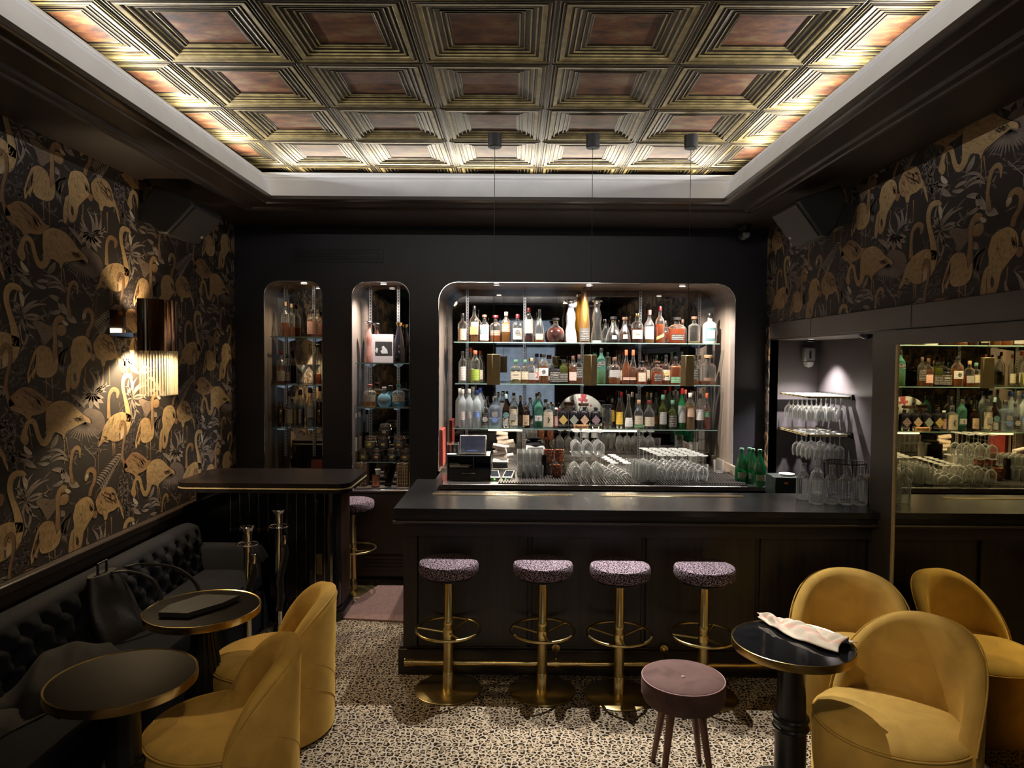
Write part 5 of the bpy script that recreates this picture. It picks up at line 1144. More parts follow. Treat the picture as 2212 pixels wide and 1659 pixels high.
MID=[(999,17,759,0,'slim clear gin with white printed front',D(shape='tall',fill=.3,liq='water',label='white',lz=(.08,.52))),
(1017,16,751,1,'clear bottle with orange cap',D(shape='std',fill=.3,liq='pale',label='cream',lz=(.1,.4),cap='orange')),
(1026,21,757,0,'clear bottle with lime green label and red cap',D(shape='tall',fill=.4,liq='pale',label='lime',lz=(.08,.42),cap='orange')),
(1037,14,758,1,'clear bottle with green-edged label and orange cap',D(shape='std',fill=.3,liq='pale',label='cream',lz=(.1,.4),cap='orange')),
(1114,23,777,0,'pale tequila with cream house-shaped label',D(shape='squat',sq=3,fill=.35,liq='pale',label='cream',lz=(.14,.5),cap='green',text=('VOLCAN',.011,.36),emb=('cream',.34,.36,'house'))),
(1134,18,777,0,'slightly smaller tequila with pale arched label and copper collar',D(shape='squat',fill=.2,liq='gold',label='cream',lz=(.16,.5),cap='green')),
(1148,17,773,0,'amber spirit with dark grey square label',D(shape='squat',sq=3,fill=.40,liq='orange',label='grey',lz=(.14,.42),cap='cork')),
(1160,16,764,1,'bottle with white label and red swirl',D(shape='std',fill=.3,label='white',lz=(.1,.5),emb=('red',.3,.3,'swirl'))),
(1174,20,764,0,'square bottle with white label, black disc, thick black stopper',D(shape='tall',sq=4,sy=.9,fill=.58,liq='amber',label='white',lz=(.26,.52),emb=('black',.40,.2,'disc'),cap='black')),
(1187,19,767,1,'clear bottle with etched checks and dark red cap',D(shape='squat',sq=3,fill=.1,label='grey',lz=(.1,.25),cap='darkred')),
(1200,25,790,0,'squat black bottle with black label',D(shape='apoth',glass='black',sq=4,sy=.6,liq=None,label='black',lz=(.08,.66),text=('BUSTER',.011,.45),tcol='white')),
(1217,19,777,0,'dark green square whisky bottle',D(shape='slim',glass='dgreen',sq=3,liq='black',fill=.4,label='black',lz=(.08,.45))),
(1237,18,769,0,'rose-amber whisky with pale pink label',D(shape='squat',sq=3,fill=.62,liq='rose',label='pink',lz=(.12,.42),cap='wood')),
(1250,16,766,0,'square whisky with black label and brown cap',D(shape='squat',sq=3,fill=.2,liq='amber',label='black',lz=(.2,.56),cap='brown')),
(1298,19,752,0,'tall square bottle with slanted black label and green base',D(shape='tall',sq=4,sy=1,glass='aqua',fill=.4,liq='gold',label='black',lz=(.50,.62),diag=.10)),
(1312,15,761,1,'square bottle with slanted dark label',D(shape='tall',sq=4,fill=.2,liq='amber',label='black',lz=(.45,.58),diag=.1)),
(1327,24,772,0,'clear bottle with pale printed front and brown dregs',D(shape='squat',fill=.22,liq='amber',label='grey',lz=(.26,.52),cap='wood')),
(1338,15,757,1,'clear bottle with tall dark cap',D(shape='std',fill=.2,label='cream',lz=(.1,.4))),
(1352,18,756,0,'orange teardrop cognac with red foil neck',D(shape='tear',fill=.6,liq='orange',label='pink',lz=(.12,.2),cap='orange')),
(1367,18,756,0,'orange teardrop cognac with bright coral capsule',D(shape='tear',fill=.45,liq='rose',label='beige',lz=(.12,.2),cap='orange')),
(1385,24,780,0,'wide amber bottle with cream label and black stopper',D(shape='squat',sq=3,fill=.52,liq='orange',label='cream',lz=(.12,.50),half=36,cap='black',ck='stopper')),
(1396,16,758,1,'slender clear bottle with black cap',D(shape='wine',fill=.1,label='cream',lz=(.1,.42))),
(1419,26,780,0,'round amber bottle with dark disc label',D(shape='squat',fill=.56,liq='orange',label='brown',lz=(.14,.46),half=34,cap='wood',ck='stopper',emb=('black',.28,.3,'disc'))),
(1417,13,767,1,'clear bottle with green cap',D(shape='std',fill=.2,label=None,cap='green')),
(1438,19,767,0,'amber whisky with cream stag-crest label',D(shape='std',fill=.2,liq='amber',label='cream',lz=(.14,.5),emb=('gold',.36,.26,'disc'))),
(1450,15,761,1,'bottle with green and tan banded cap',D(shape='std',fill=.4,label='cream',lz=(.2,.4),cap='teal')),
(1459,24,771,0,'deep orange square bourbon with dark green lower label',D(shape='squat',sq=4,sy=.9,fill=.66,liq='orange',label='green',lz=(.06,.28),cap='black')),
(1472,15,760,1,'bottle with sea-green cap',D(shape='std',fill=.4,label='cream',lz=(.2,.4),cap='teal')),
(1500,18,770,0,'bottle with black label and white vertical script',D(shape='squat',sq=3,fill=.15,liq='amber',label='black',lz=(.18,.56),cap='black')),
(1511,14,768,1,'clear bottle with cork',D(shape='squat',fill=.1,label=None,cap='cork')),
(1529,34,767,0,'large round clear flask with mauve tint and wide cork',D(shape='squat',sy=.6,glass='clear',fill=.12,liq='rose',label='brown',lz=(.14,.24),half=40,cap='cork',ck='stopper'))]
shelf_row('m',830,MID,'middle shelf',6.02,6.14,'bottles on the middle shelf of the wide niche')
LOW=[(993,19,839,1,'tall frosted vodka',D(shape='tall',glass='frost',liq=None,label=None,cap='white')),
(999,18,841,0,'tall frosted vodka with pale grey label',D(shape='tall',glass='frost',liq=None,label='white',lz=(.2,.42),half=40,cap='white')),
(1013,18,840,0,'tall frosted vodka with black tree print',D(shape='tall',glass='frost',liq=None,label='grey',lz=(.24,.42),half=40,cap='white')),
(1021,17,836,1,'tall frosted vodka',D(shape='tall',glass='frost',liq=None,label=None,cap='white')),
(1030,18,843,0,'frosted vodka with blue mountain label and navy cap',D(shape='tall',glass='frost',liq=None,label='blue',lz=(.28,.42),half=50,cap='blue',text=('GREY GOOSE',.0075,.25),tcol='blue')),
(1037,16,838,1,'frosted vodka with blue cap',D(shape='tall',glass='frost',liq=None,label=None,cap='blue')),
(1048,17,863,0,'clear vodka with black and white hexagon label',D(shape='squat',fill=.1,liq='water',label='black',lz=(.08,.54),emb=('white',.30,.34,'disc'),cap='silver')),
(1069,27,856,0,'square blue-tinted bottle with coloured bars',D(shape='squat',sq=4,glass='bluish',fill=.3,liq='water',label='grey',lz=(.36,.52),half=24,cap='silver',emb=('blue',.26,.22,'disc'))),
(1074,15,850,1,'clear bottle with silver cap',D(shape='squat',fill=.1,liq='water',label=None,cap='silver')),
(1085,14,848,1,'black and white patterned slim bottle',D(shape='slim',fill=.1,liq='water',label='grey',lz=(.1,.7),cap='silver')),
(1093,16,851,0,'dark bottle with blue oval label and blue foil cap',D(shape='wine',glass='brown',liq='black',fill=.3,label='white',lz=(.06,.3),cap='pale',emb=('teal',.38,.40,'disc'))),
(1109,20,855,0,'clear gin with cream landscape label',D(shape='squat',fill=.1,liq='water',label='cream',lz=(.08,.60),cap='silver',emb=('grey',.34,.32,'square'))),
(1124,14,858,1,'brown bottle with gold cap',D(shape='wine',glass='brown',liq='dark',fill=.4,label='brown',lz=(.1,.4),cap='gold')),
(1136,18,877,0,'short brown apothecary gin with diamond-framed label',D(shape='apoth',glass='brown',liq='black',fill=.3,label='beige',lz=(.12,.60),half=48,cap='wood',emb=('tan',.36,.28,'diamond'))),
(1146,15,863,1,'clear bottle with tall silver cap',D(shape='tall',fill=.1,liq='water',label='grey',lz=(.1,.3),cap='silver')),
(1163,18,856,0,'aqua green square gin with white numbered label',D(shape='tall',sq=3,glass='aqua',liq='green',fill=.16,label='white',lz=(.22,.40),half=50,cap='silver',text=('3',.030,.31))),
(1166,14,850,1,'clear bottle with silver cap, taller',D(shape='tall',fill=.1,liq='water',label=None,cap='silver')),
(1184,23,870,0,'bottle with tall ivory label and dark seahorse-like mark',D(shape='squat',fill=.1,liq='water',label='cream',lz=(.06,.66),cap='silver',emb=('black',.36,.22,'swirl'))),
(1193,10,873,1,'small bottle with yellow cap',D(shape='slim',fill=.3,liq='yellow',label=None,cap='yellow')),
(1201,12,881,0,'small bottle with pink label and white cap',D(shape='slim',fill=.3,liq='rose',label='pink',lz=(.1,.6),cap='white')),
(1216,22,879,0,'black apothecary gin with gold diamond label',D(shape='apoth',glass='black',liq=None,label='black',lz=(.1,.2),cap='black',emb=('gold',.40,.44,'diamond'))),
(1239,22,879,0,'black apothecary gin with grey-green diamond label',D(shape='apoth',glass='black',liq=None,label='black',lz=(.1,.2),cap='black',emb=('sage',.40,.44,'diamond'))),
(1262,22,879,0,'black apothecary gin with pinkish diamond label',D(shape='apoth',glass='black',liq=None,label='black',lz=(.1,.2),cap='black',emb=('beige',.40,.44,'diamond'))),
(1286,22,880,0,'black apothecary gin with purple diamond label',D(shape='apoth',glass='black',liq=None,label='black',lz=(.1,.2),cap='black',emb=('purple',.40,.44,'diamond'))),
(1229,21,869,1,'jar with broad turned wooden lid',D(shape='jar',fill=.1,liq='pale',label='cream',lz=(.1,.4),cap='wood',ck='lid')),
(1260,21,871,1,'jar with broad wooden lid',D(shape='jar',fill=.1,liq='pale',label='cream',lz=(.1,.4),cap='wood',ck='lid')),
(1311,21,874,0,'glass jar with black lid and red syrup dregs',D(shape='jar',fill=.22,liq='red',label=None,cap='black',ck='lid')),
(1322,14,861,1,'bottle with mustard label and cork',D(shape='squat',glass='brown',fill=.3,liq='dark',label='yellow',lz=(.2,.6),cap='cork')),
(1337,17,861,0,'dark brown liqueur with yellow arched label',D(shape='wine',glass='brown',fill=.4,liq='black',label='yellow',lz=(.14,.56),cap='black')),
(1342,15,847,1,'bottle with red and white cap',D(shape='wine',fill=.2,liq='pale',label='white',lz=(.1,.3),cap='red')),
(1357,22,851,0,'clear flared bottle with square cream label, dark dregs',D(shape='bell',fill=.10,liq='black',label='white',lz=(.06,.32),half=60,cap='silver')),
(1365,14,847,1,'clear bottle with white cap',D(shape='wine',glass='dgreen',fill=.2,liq='pale',label=None,cap='white')),
(1379,20,864,0,'clear bottle with pale yellow-green oval label',D(shape='wine',fill=.28,liq='yellow',label='cream',lz=(.16,.46),cap='cork',emb=('green',.10,.34,'band'))),
(1374,13,850,1,'bottle with lilac cap',D(shape='wine',fill=.2,liq='water',label='blue',lz=(.5,.6),cap='silver')),
(1402,23,865,0,'bottle with wide cream label over dark liqueur, brown cap',D(shape='wine',fill=.16,liq='dark',label='cream',lz=(.10,.42),cap='darkred')),
(1397,13,847,1,'bottle with cream yellow cap',D(shape='std',fill=.2,liq='pale',label=None,cap='yellow')),
(1405,13,849,1,'bottle with ivory cap',D(shape='std',fill=.2,liq='pale',label=None,cap='white')),
(1416,15,848,1,'bottle with black foil neck',D(shape='wine',fill=.2,liq='dark',label='orange',lz=(.1,.35),cap='black')),
(1431,19,853,0,'olive green wine-shaped vermouth with grey oval label',D(shape='wine',glass='dgreen',fill=.14,liq='black',label='grey',lz=(.14,.5),half=54,cap='green')),
(1436,13,843,1,'bottle with red screw cap',D(shape='std',fill=.2,liq='pale',label=None,cap='red')),
(1452,20,865,0,'short dark olive liqueur with black lettered label',D(shape='wine',glass='dgreen',fill=.5,liq='black',label='black',lz=(.08,.5),cap='green')),
(1446,12,835,1,'very tall bottle with bright red cap',D(shape='tall',fill=.2,liq='pale',label=None,cap='red')),
(1454,13,844,1,'bottle with pale aqua cap',D(shape='tall',glass='aqua',fill=.2,liq='pale',label='white',lz=(.1,.4),cap='pale')),
(1462,12,845,1,'bottle with light blue cap',D(shape='tall',fill=.2,liq='pale',label='white',lz=(.1,.4),cap='pale')),
(1472,18,839,0,'bright green bottle with red cap and grey label',D(shape='wine',glass='green',fill=.2,liq='green',label='grey',lz=(.16,.58),cap='red')),
(1480,13,842,1,'bottle with copper cap',D(shape='tall',fill=.4,liq='orange',label=None,cap='orange')),
(1490,20,849,0,'pale orange liqueur in square ribbed bottle, beige label',D(shape='tall',sq=3,fill=.66,liq='gold',label='beige',lz=(.34,.60),half=40,cap='white')),
(1496,12,846,1,'bottle with cork cap',D(shape='tall',fill=.4,liq='honey',label=None,cap='cork')),
(1511,20,850,0,'clear bottle with white label above black liqueur',D(shape='wine',fill=.26,liq='black',label='white',lz=(.26,.56),cap='black')),
(1519,12,839,1,'tall bottle with gold cap',D(shape='tall',fill=.3,liq='honey',label=None,cap='gold')),
(1526,17,849,0,'red bitter with green and white label, orange cap',D(shape='wine',fill=.52,liq='pinkred',label='green',lz=(.34,.5),half=60,cap='orange'))]
shelf_row('b',926,LOW,'lowest shelf',6.01,6.13,'bottles on the lowest shelf of the wide niche')
N1a=[(616,17,652,0,'amber whisky with copper foil neck',D(shape='std',fill=.4,liq='amber',label=None,cap='cork')),(629,16,656,1,'whisky with copper foil neck',D(shape='std',fill=.3,liq='amber',label=None,cap='cork')),(674,21,669,0,'peach-labelled amber bottle with black cap',D(shape='squat',fill=.6,liq='rose',label='pink',lz=(.1,.56))),(687,17,669,1,'amber bottle with orange label',D(shape='squat',fill=.5,liq='orange',label='beige',lz=(.1,.5)))]
shelf_row('l1',727,N1a,'far left niche top shelf',5.83,5.90,'bottles in the far left niche')
N1b=[(608,18,757,0,'red-capped whisky with cream label',D(shape='squat',sq=3,fill=.55,liq='amber',label='cream',lz=(.1,.4),cap='darkred')),(621,14,765,1,'dark whisky bottle',D(shape='squat',fill=.6,liq='dark',label='brown',lz=(.1,.4))),(686,17,742,0,'cut crystal decanter with ball stopper',D(shape='slim',fill=.25,liq='orange',label=None,cap='black',ck='ball'))]
shelf_row('l2',831,N1b,'far left niche middle shelf',5.83,5.90,'bottles in the far left niche')
N1c=[(626,17,845,0,'bottle with gilt cream label and black cap',D(shape='wine',fill=.3,liq='pale',label='cream',lz=(.1,.5))),(635,14,846,1,'bottle with black cap',D(shape='wine',fill=.3,liq='pale',label='gold',lz=(.1,.5))),(650,16,844,0,'clear bottle with scalloped white label, dark inside',D(shape='tall',fill=.5,liq='dark',label='white',lz=(.1,.5),half=20)),(670,19,837,0,'bottle with white script label',D(shape='wine',fill=.2,liq='water',label='white',lz=(.24,.56)))]
shelf_row('l3',924,N1c,'far left niche lowest shelf',5.83,5.90,'bottles in the far left niche')
N2a=[(797,18,693,0,'tall rose tequila with silver ball stopper',D(shape='gourd',glass='rosy',fill=.6,liq='rose',label=None,cap='silver',ck='ball')),(862,26,697,0,'black tapered tequila bottle with gold crown top',D(shape='cone',glass='black',liq=None,label=None,cap='gold',ck='crown'))]
shelf_row('r1',784,N2a,'shelf with the white picture',5.82,5.9,'bottles in the narrow niche')
N2b=[(799,27,830,0,'square golden tequila with cream label and pink cap',D(shape='squat',sq=3,fill=.5,liq='gold',label='cream',lz=(.24,.54),cap='pink',text=('VOLCAN',.011,.40))),(830,31,836,0,'round pale blue frosted tequila with white cork',D(shape='round',glass='paleblue',sy=.6,liq=None,label='grey',lz=(.12,.42),half=30,cap='white')),(861,26,830,0,'clear tequila with teal dregs and teal cap',D(shape='squat',sq=3,fill=.16,liq='blue',label='cream',lz=(.24,.54),cap='teal',text=('VOLCAN',.011,.40)))]
shelf_row('r2',880,N2b,'narrow niche middle shelf',5.83,5.9,'bottles in the narrow niche')
N2c=[(767,12,893,0,'tall slim white-capped yellow liqueur',D(shape='slim',fill=.2,liq='yellow',label='white',lz=(.2,.5),cap='white')),(777,11,890,1,'tall slim cream-capped liqueur',D(shape='slim',fill=.2,liq='yellow',label='cream',lz=(.2,.5),cap='white'))]
shelf_row('r3',998,N2c,'shelf with clip-top jars',5.80,5.84,'bottles in the narrow niche')
# motifs of the ceramic gourd
gourd=[o for o in C.objects if o.get('label','').startswith('white ceramic gourd')][0]
mBlu=P('cobalt_motif',(.015,.02,.07),.3)
for o in list(gourd.children):
    if o.name.startswith('label'): bpy.data.objects.remove(o)
h=at(1232,647,Y=6.03).z-SH['t']; r=29/FPX*6.03/2
b=MB()
def gr(z):
    pr=[(a*r,b_*h) for a,b_ in SHP['gourd']]
    for (a1,z1),(a2,z2) in zip(pr[:-1],pr[1:]):
        if z1<=z<=z2 and z2>z1: return a1+(a2-a1)*(z-z1)/(z2-z1)
    return r
for (zc,rad,n) in ((.17,.75,14),(.56,.55,12)):
    for k in range(n):
        a=2*PI*k/n; x=rad*r*cos(a); z=zc*h+rad*r*sin(a)*1.1; q=gr(z)
        if abs(x)<q*.95: y=-math.sqrt(q*q-x*x)-.0008; b.add([(x-.003,y,z-.002),(x+.003,y,z-.002),(x+.004,y,z+.003),(x-.002,y,z+.004)],[(0,1,2,3)])
for k in range(7):
    a=R(-60+20*k); z0,z1=.81*h,.875*h; q=gr(z0)+.0008; q1=gr(z1)+.001; b.add([(q*sin(a-.17),-q*cos(a-.17),z0),(q*sin(a+.17),-q*cos(a+.17),z0),(q1*sin(a),-q1*cos(a),z1)],[(0,1,2)])
b.build('blue_motif',mBlu,gourd,smooth=False)
# handles of the jug rum
for o in C.objects:
    if o.get('label','').startswith('jug-handled'):
        w=21/FPX*6.03/2; 
        for s_ in (-1,1): MB().tube([(s_*w*.4,0,.165),(s_*w*1.0,0,.175),(s_*w*1.05,0,.155),(s_*w*.72,0,.14)],.0028,6).build('handle',mClear,o)
# RESERVED sign
p=at(1255,925,Y=5.96); g=thing('reserved_sign','small tan wooden sign reading Reserved before the black gin bottles','sign',(p.x,5.955,SH['b']))
MB().box(-.062,.062,-.006,.006,0,.034,bev=.002).build('board',P('tan_sign_wood',(.45,.22,.09),.55,var=.2,scale=20),g)
o=put('lettering',text_mesh('Reserved',.027,mBlack,shear=.25),g,(0,-.0065,.017)); o.rotation_euler=(R(90),0,0)
# paper hand fan standing behind the gin bottles
p=at(1254,903,Y=6.20); g=thing('hand_fan','open white paper hand fan with red print behind the black gin bottles','fan',(p.x,6.20,p.z))
rad=50/FPX*6.2*1.05; nB=24
mfw=P('fan_paper',(.78,.74,.70),.7,var=.08,scale=40); mfr=P('fan_paper_red_print',(.50,.10,.12),.7,var=.3,scale=50); mfk=P('fan_paper_ink',(.10,.08,.08),.7,var=.3,scale=50)
for k in range(nB):
    a0=R(4+172*k/nB); a1=R(4+172*(k+1)/nB); b=MB()
    for r0_,r1_,mi in ((.28,.62,0),(.62,.70,(1 if k%5==1 else 0)),(.70,.82,(1 if k in (9,10,11,12,19,20) else (2 if k%6==3 else 0))),(.82,1.0,(1 if k in (10,11,21,22) else 0))):
        off=.004
        b.add([(rad*r0_*cos(a0),0,rad*r0_*sin(a0)),(rad*r0_*cos(a1),-off,rad*r0_*sin(a1)),(rad*r1_*cos(a1),-off,rad*r1_*sin(a1)),(rad*r1_*cos(a0),0,rad*r1_*sin(a0))],[(0,1,2,3)],mi)
    b.build('fan_fold',[mfw,mfr,mfk],g,smooth=False)
b=MB()
for k in range(nB//2+1): a=R(4+172*k/(nB/2)); b.tube([(0,.002,0),(rad*.98*cos(a),.002,rad*.98*sin(a))],.0014,4)
b.build('ribs',P('bamboo',(.35,.22,.10),.5),g)
# ---------------------------------------------------------------- things in the narrow niches
def cup(name,label,X,Y,Z,prof,mat,grp=None,cat='glass',n=16):
    g=MB().lathe(prof,(0,0,0),n,close=False).build(name,mat,None,(X,Y,Z)); return tag(g,label,cat,grp)
# white mount with black and white photograph
z=SH['r1']; p0,p1=at(800,782,Y=5.84),at(849,722,Y=5.84)
g=thing('framed_photograph','white mounted black and white photograph between two tequila bottles','picture',((p0.x+p1.x)/2,5.85,z))
w=(p1.x-p0.x); h=p1.z-z
MB().box(-w/2,w/2,0,.006,0,h,bev=.001).build('mount',P('pink_white_board',(.40,.365,.365),.6,var=.03),g)
pw,ph=w*.74,h*.46; ph0=h*.28; pic=MB().box(-pw/2+.015,pw/2+.015,-.002,0,ph0,ph0+ph).build('photo_print',P('photo_black',(.03,.03,.03),.3,var=.3,scale=30),g,smooth=False)
b=MB(); b.prism([(.0,ph0+.01),(.05,ph0+.01),(.045,ph0+.04),(.028,ph0+.06),(.015,ph0+.075),(-.002,ph0+.065),(.004,ph0+.045),(-.012,ph0+.03)],'y',-.003,-.0022); b.prism([(-.04,ph0+.012),(-.03,ph0+.05),(-.045,ph0+.06),(-.055,ph0+.03)],'y',-.003,-.0022)
b.build('pale_figure',P('photo_grey',(.42,.42,.42),.4,var=.2),pic,smooth=False)
# clip-top jars
def jar(X,Y,Z,w,h,label,fill,fc):
    g=thing('clip_top_jar',label,'jar',(X,Y,Z),0,'clip-top jars in the narrow niche'); r=w/2
    MB().lathe([(0,0),(r*.86,0),(r*.96,.04*h),(r,.2*h),(r,.5*h),(r*.92,.64*h),(r*.80,.70*h),(r*.80,.76*h)],(0,0,0),20,close=False).build('glass_body',mClear,g)
    MB().lathe([(0,.03*h),(r*.9,.05*h),(r*.94,.2*h),(r*.94,fill*h),(0,fill*h+.004)],(0,0,0),18,close=False).build('contents',P('jar_contents_'+label.split()[3] if False else 'jar_fill_%d'%int(fc[0]*1000),fc,.8,var=.6,scale=90),g)
    MB().lathe([(r*.84,.76*h),(r*.86,.78*h),(r*.84,.80*h)],(0,0,0),20,close=False).build('rubber_seal',P('orange_rubber',(.55,.20,.12),.6),g)
    MB().lathe([(r*.84,.80*h),(r*.86,.84*h),(r*.82,.92*h),(r*.4,.96*h),(0,.965*h)],(0,0,0),20,close=False).build('lid',mClear,g)
    MB().tube([(-r*.86,0,.72*h),(-r*.9,0,.86*h),(-r*.5,0,.99*h),(r*.5,0,.99*h),(r*.9,0,.86*h),(r*1.02,0,.66*h),(r*1.05,-.004,.45*h)],.0014,5).tube([(r*.83*cos(2*PI*k/20),r*.83*sin(2*PI*k/20),.72*h) for k in range(20)],.0014,5,closed=True).build('wire_clip',mChrome,g)
    MB().box(-.014,.014,-r-.0015,-r-.0008,.24*h,.40*h).build('name_tag',P('jar_tag_yellow',(.75,.62,.22),.6),g,smooth=False)
    return g
z=SH['r3']; Yj=5.83; wj=28/FPX*Yj; hj=.104
fills=[(.30,.24,.06),(.12,.03,.02),(.06,.05,.04),(.35,.20,.10),(.40,.34,.10),(.05,.035,.03),(.22,.12,.08),(.03,.025,.02)]
for k,(x,lv,lb) in enumerate(((787,0,'clip-top jar on the bottom row beside the tall liqueurs'),(815,0,'clip-top jar second on the bottom row, reddish contents'),(848,0,'clip-top jar third on the bottom row'),(876,0,'clip-top jar at the right end of the bottom row'),(800,1,'clip-top jar with yellow flakes, left of the middle row'),(829,1,'clip-top jar with dark contents in the middle row'),(863,1,'clip-top jar with brown spice, right of the middle row'),(832,2,'clip-top jar alone on top of the jar pile'))):
    jar(at(x,998,Y=Yj).x,Yj,z+.001+lv*(hj*.995),wj*.92,hj,lb,(.42,.45,.35,.4,.5,.48,.44,.4)[k],fills[k])
# books below the jars, on the cabinet top
mSp=[P('book_cloth_brown',(.16,.085,.06),.6,var=.3),P('book_cloth_dark',(.09,.045,.035),.6,var=.3),P('book_cloth_tan',(.30,.19,.13),.6,var=.3)]
mGd=P('book_gilt_band',(.55,.42,.25),.4,.6)
for grp_,xs in (('left',(769,774,779,784,789)),('right',(859,864,869,874,879))):
    for k,x in enumerate(xs):
        a,b_=at(x-2.3,1040,Y=5.72).x,at(x+2.3,1040,Y=5.72).x
        g=thing('book','%s book in the %s row of old bound volumes below the jars'%(nth(k),grp_),'book',((a+b_)/2,5.72,.7495),0,'old bound books under the jars')
        w=(b_-a)/2-.0004; h=.185+.004*((k*7)%3)
        MB().box(-w,w,0,.13,0,h,bev=.002).build('cover',mSp[(k*2+len(grp_))%3],g)
        bb=MB()
        for q in range(6): bb.box(-w*.98,w*.98,-.0012,.0005,.02+q*.028,.026+q*.028)
        bb.box(-w*.35,w*.35,-.001,.0004,.01,h-.01)
        o=bb.build('gilt_bands',mGd,g,smooth=False); o['kind']='stuff'
b=MB().box(-.028,.028,-.012,.012,0,.20,bev=.003); o=b.build('folder',mBlackG,None,(at(838,1050,Y=5.70).x,5.69,.751)); o.rotation_euler=(0,R(14),0); tag(o,'black menu folder leaning between the rows of old books','folder')
cup('copper_tin','small copper tin standing left of the black menu folder',at(812,1050,Y=5.72).x,5.72,.7515,[(0,0),(.03,0),(.032,.004),(.032,.075),(.034,.078),(.034,.09),(0,.092)],P('copper_tin_metal',(.45,.20,.12),.3,1),cat='tin')
cup('paper_cup','white cup on top of the copper tin',at(816,1020,Y=5.72).x,5.72,.845,[(0,0),(.016,0),(.024,.045),(.022,.045),(.0,.004)],mPaperW,cat='cup')
# far left niche extras
z=SH['l2']; g=thing('martini_glass','upside-lit martini glass between bottles in the far left niche','glass',(at(655,831,Y=5.82).x,5.82,z+.001)); g['label']='clear martini glass between bottles in the far left niche'
MB().lathe([(0,.0),(.034,0),(.034,.002),(.005,.006),(.0035,.02),(.0035,.085),(.008,.092),(.058,.16),(.0565,.16),(.006,.094),(0,.09)],(0,0,0),28,close=False).build('glass',mGlassware,g)
z=SH['l3']
for x,w,t,l in ((607,17,867,'brushed cocktail shaker left of the gilt-labelled bottle in the far left niche'),(690,15,868,'brushed cocktail shaker at the right end of the far left niche')):
    X=at(x,924,Y=5.83).x; h=at(x,t,Y=5.83).z-z; r=w/FPX*5.83/2; cup('cocktail_shaker',l,X,5.83,z+.001,[(0,0),(r*.8,0),(r*.85,.004),(r,.6*h),(r*.98,.64*h),(r*.7,.8*h),(r*.45,.84*h),(r*.45,h),(0,h)],mBronze,'cocktail shakers','shaker')
for k,(x,y,rz_) in enumerate(((596,990,.3),(632,989,-.2),(658,994,.1))):
    o=MB().box(-.045,.045,-.03,.03,0,.016,bev=.002).build('card_box',P('cream_card_box',(.30,.25,.17),.6,var=.15),None,(at(x,995,Y=5.75).x,5.76+.02*k,.801),rz_); tag(o,('cream card box at the left of the niche floor behind the host stand','cream card box in the middle of the far left niche floor','cream card box nearest the red menu in the far left niche')[k],'box','cream card boxes')
o=MB().box(-.05,.05,0,.008,0,.15,bev=.002).build('red_menu',P('dark_red_cover',(.22,.03,.025),.5),None,(at(682,990,Y=5.78).x,5.80,.801)); o.rotation_euler=(R(-8),0,0); tag(o,'dark red menu leaning in the right corner of the far left niche','menu')
# ---------------------------------------------------------------- things on the back counter
zc=ZB+.001
def onc(x,y): p=at(x,y,Z=ZB); return p.x,p.y
a=onc(966,1037); b2=onc(1060,1037); ya=a[1]; w=b2[0]-a[0]
zt_=at(1010,985,Y=ya).z-ZB
g=thing('cash_box','black wooden cash box with open compartments and one drawer','box',((a[0]+b2[0])/2,ya,zc))
W2=w/2; t_=.008; 
MB().box(-W2,-W2+t_,0,.27,0,zt_).box(W2-t_,W2,0,.27,0,zt_).box(-W2,W2,0,.27,zt_-t_,zt_).box(-W2,W2,0,.27,0,t_).box(-W2,W2,.26,.27,0,zt_).box(-W2,W2,0,.26,zt_*.47,zt_*.47+t_).build('carcass',mBlack,g,smooth=False)
MB().box(.03,.036,.004,.26,zt_*.47,zt_-t_).build('divider',P('brown_plywood_edge',(.16,.11,.07),.6),g,smooth=False)
d=MB().box(-W2+t_+.001,W2-t_-.001,-.002,.02,t_+.001,zt_*.47-.001,bev=.002).build('drawer',P('box_front_black',(.013,.012,.013),.5),g)
MB().tube([(-.05,-.004,zt_*.30),(-.048,-.016,zt_*.297),(0,-.019,zt_*.288),(.048,-.016,zt_*.297),(.05,-.004,zt_*.30)],.004,8).build('handle',mChrome,d)
for k,(x,rz_) in enumerate(((-.105,.3),(-.045,-.25))):
    o=MB().box(-.04,.04,0,.10,0,.006+.012*(1-k)).build('receipt_pad',mPaperW,None,(g.location.x+x,ya+.015,zc+zt_*.47+t_+.001),rz_); tag(o,('folded receipt pad at the left in the cash box','flat receipt pad in the middle of the cash box')[k],'paper','receipt pads')
# tablet on its stand
g2=thing('tablet_computer','silver-framed tablet with dark screen standing on the black cash box','tablet',(at(1021,979,Y=ya+.06).x,ya+.07,zc+zt_+.002))
tw=.205; th=.148
fr=MB().box(-tw/2,tw/2,0,.012,0,th,bev=.004).build('frame',P('tablet_silver_frame',(.45,.45,.46),.3,1),g2); fr.rotation_euler=(R(-14),0,0)
MB().box(-tw/2+.010,tw/2-.010,-.0012,0,.012,th-.010).build('screen',P('tablet_screen',(.03,.03,.05),.06,emit=.06,ecol=(.35,.4,.65),var=.5,scale=25),fr,smooth=False)
MB().box(-.04,.04,-.0017,-.0012,.028,.032).build('button_bar',P('screen_blue',(.1,.2,.6),.3,emit=.4,ecol=(.2,.35,.9)),fr,smooth=False)
MB().box(-.06,.06,0,.07,0,.006,bev=.002).build('stand_foot',mBlack,g2)
cup('saucer','small white saucer beside the tablet on the cash box',at(976,979,Y=ya+.05).x,ya+.05,zc+zt_+.001,[(0,0),(.02,0),(.038,.006),(.037,.007),(0,.003)],mPaperW,cat='saucer')
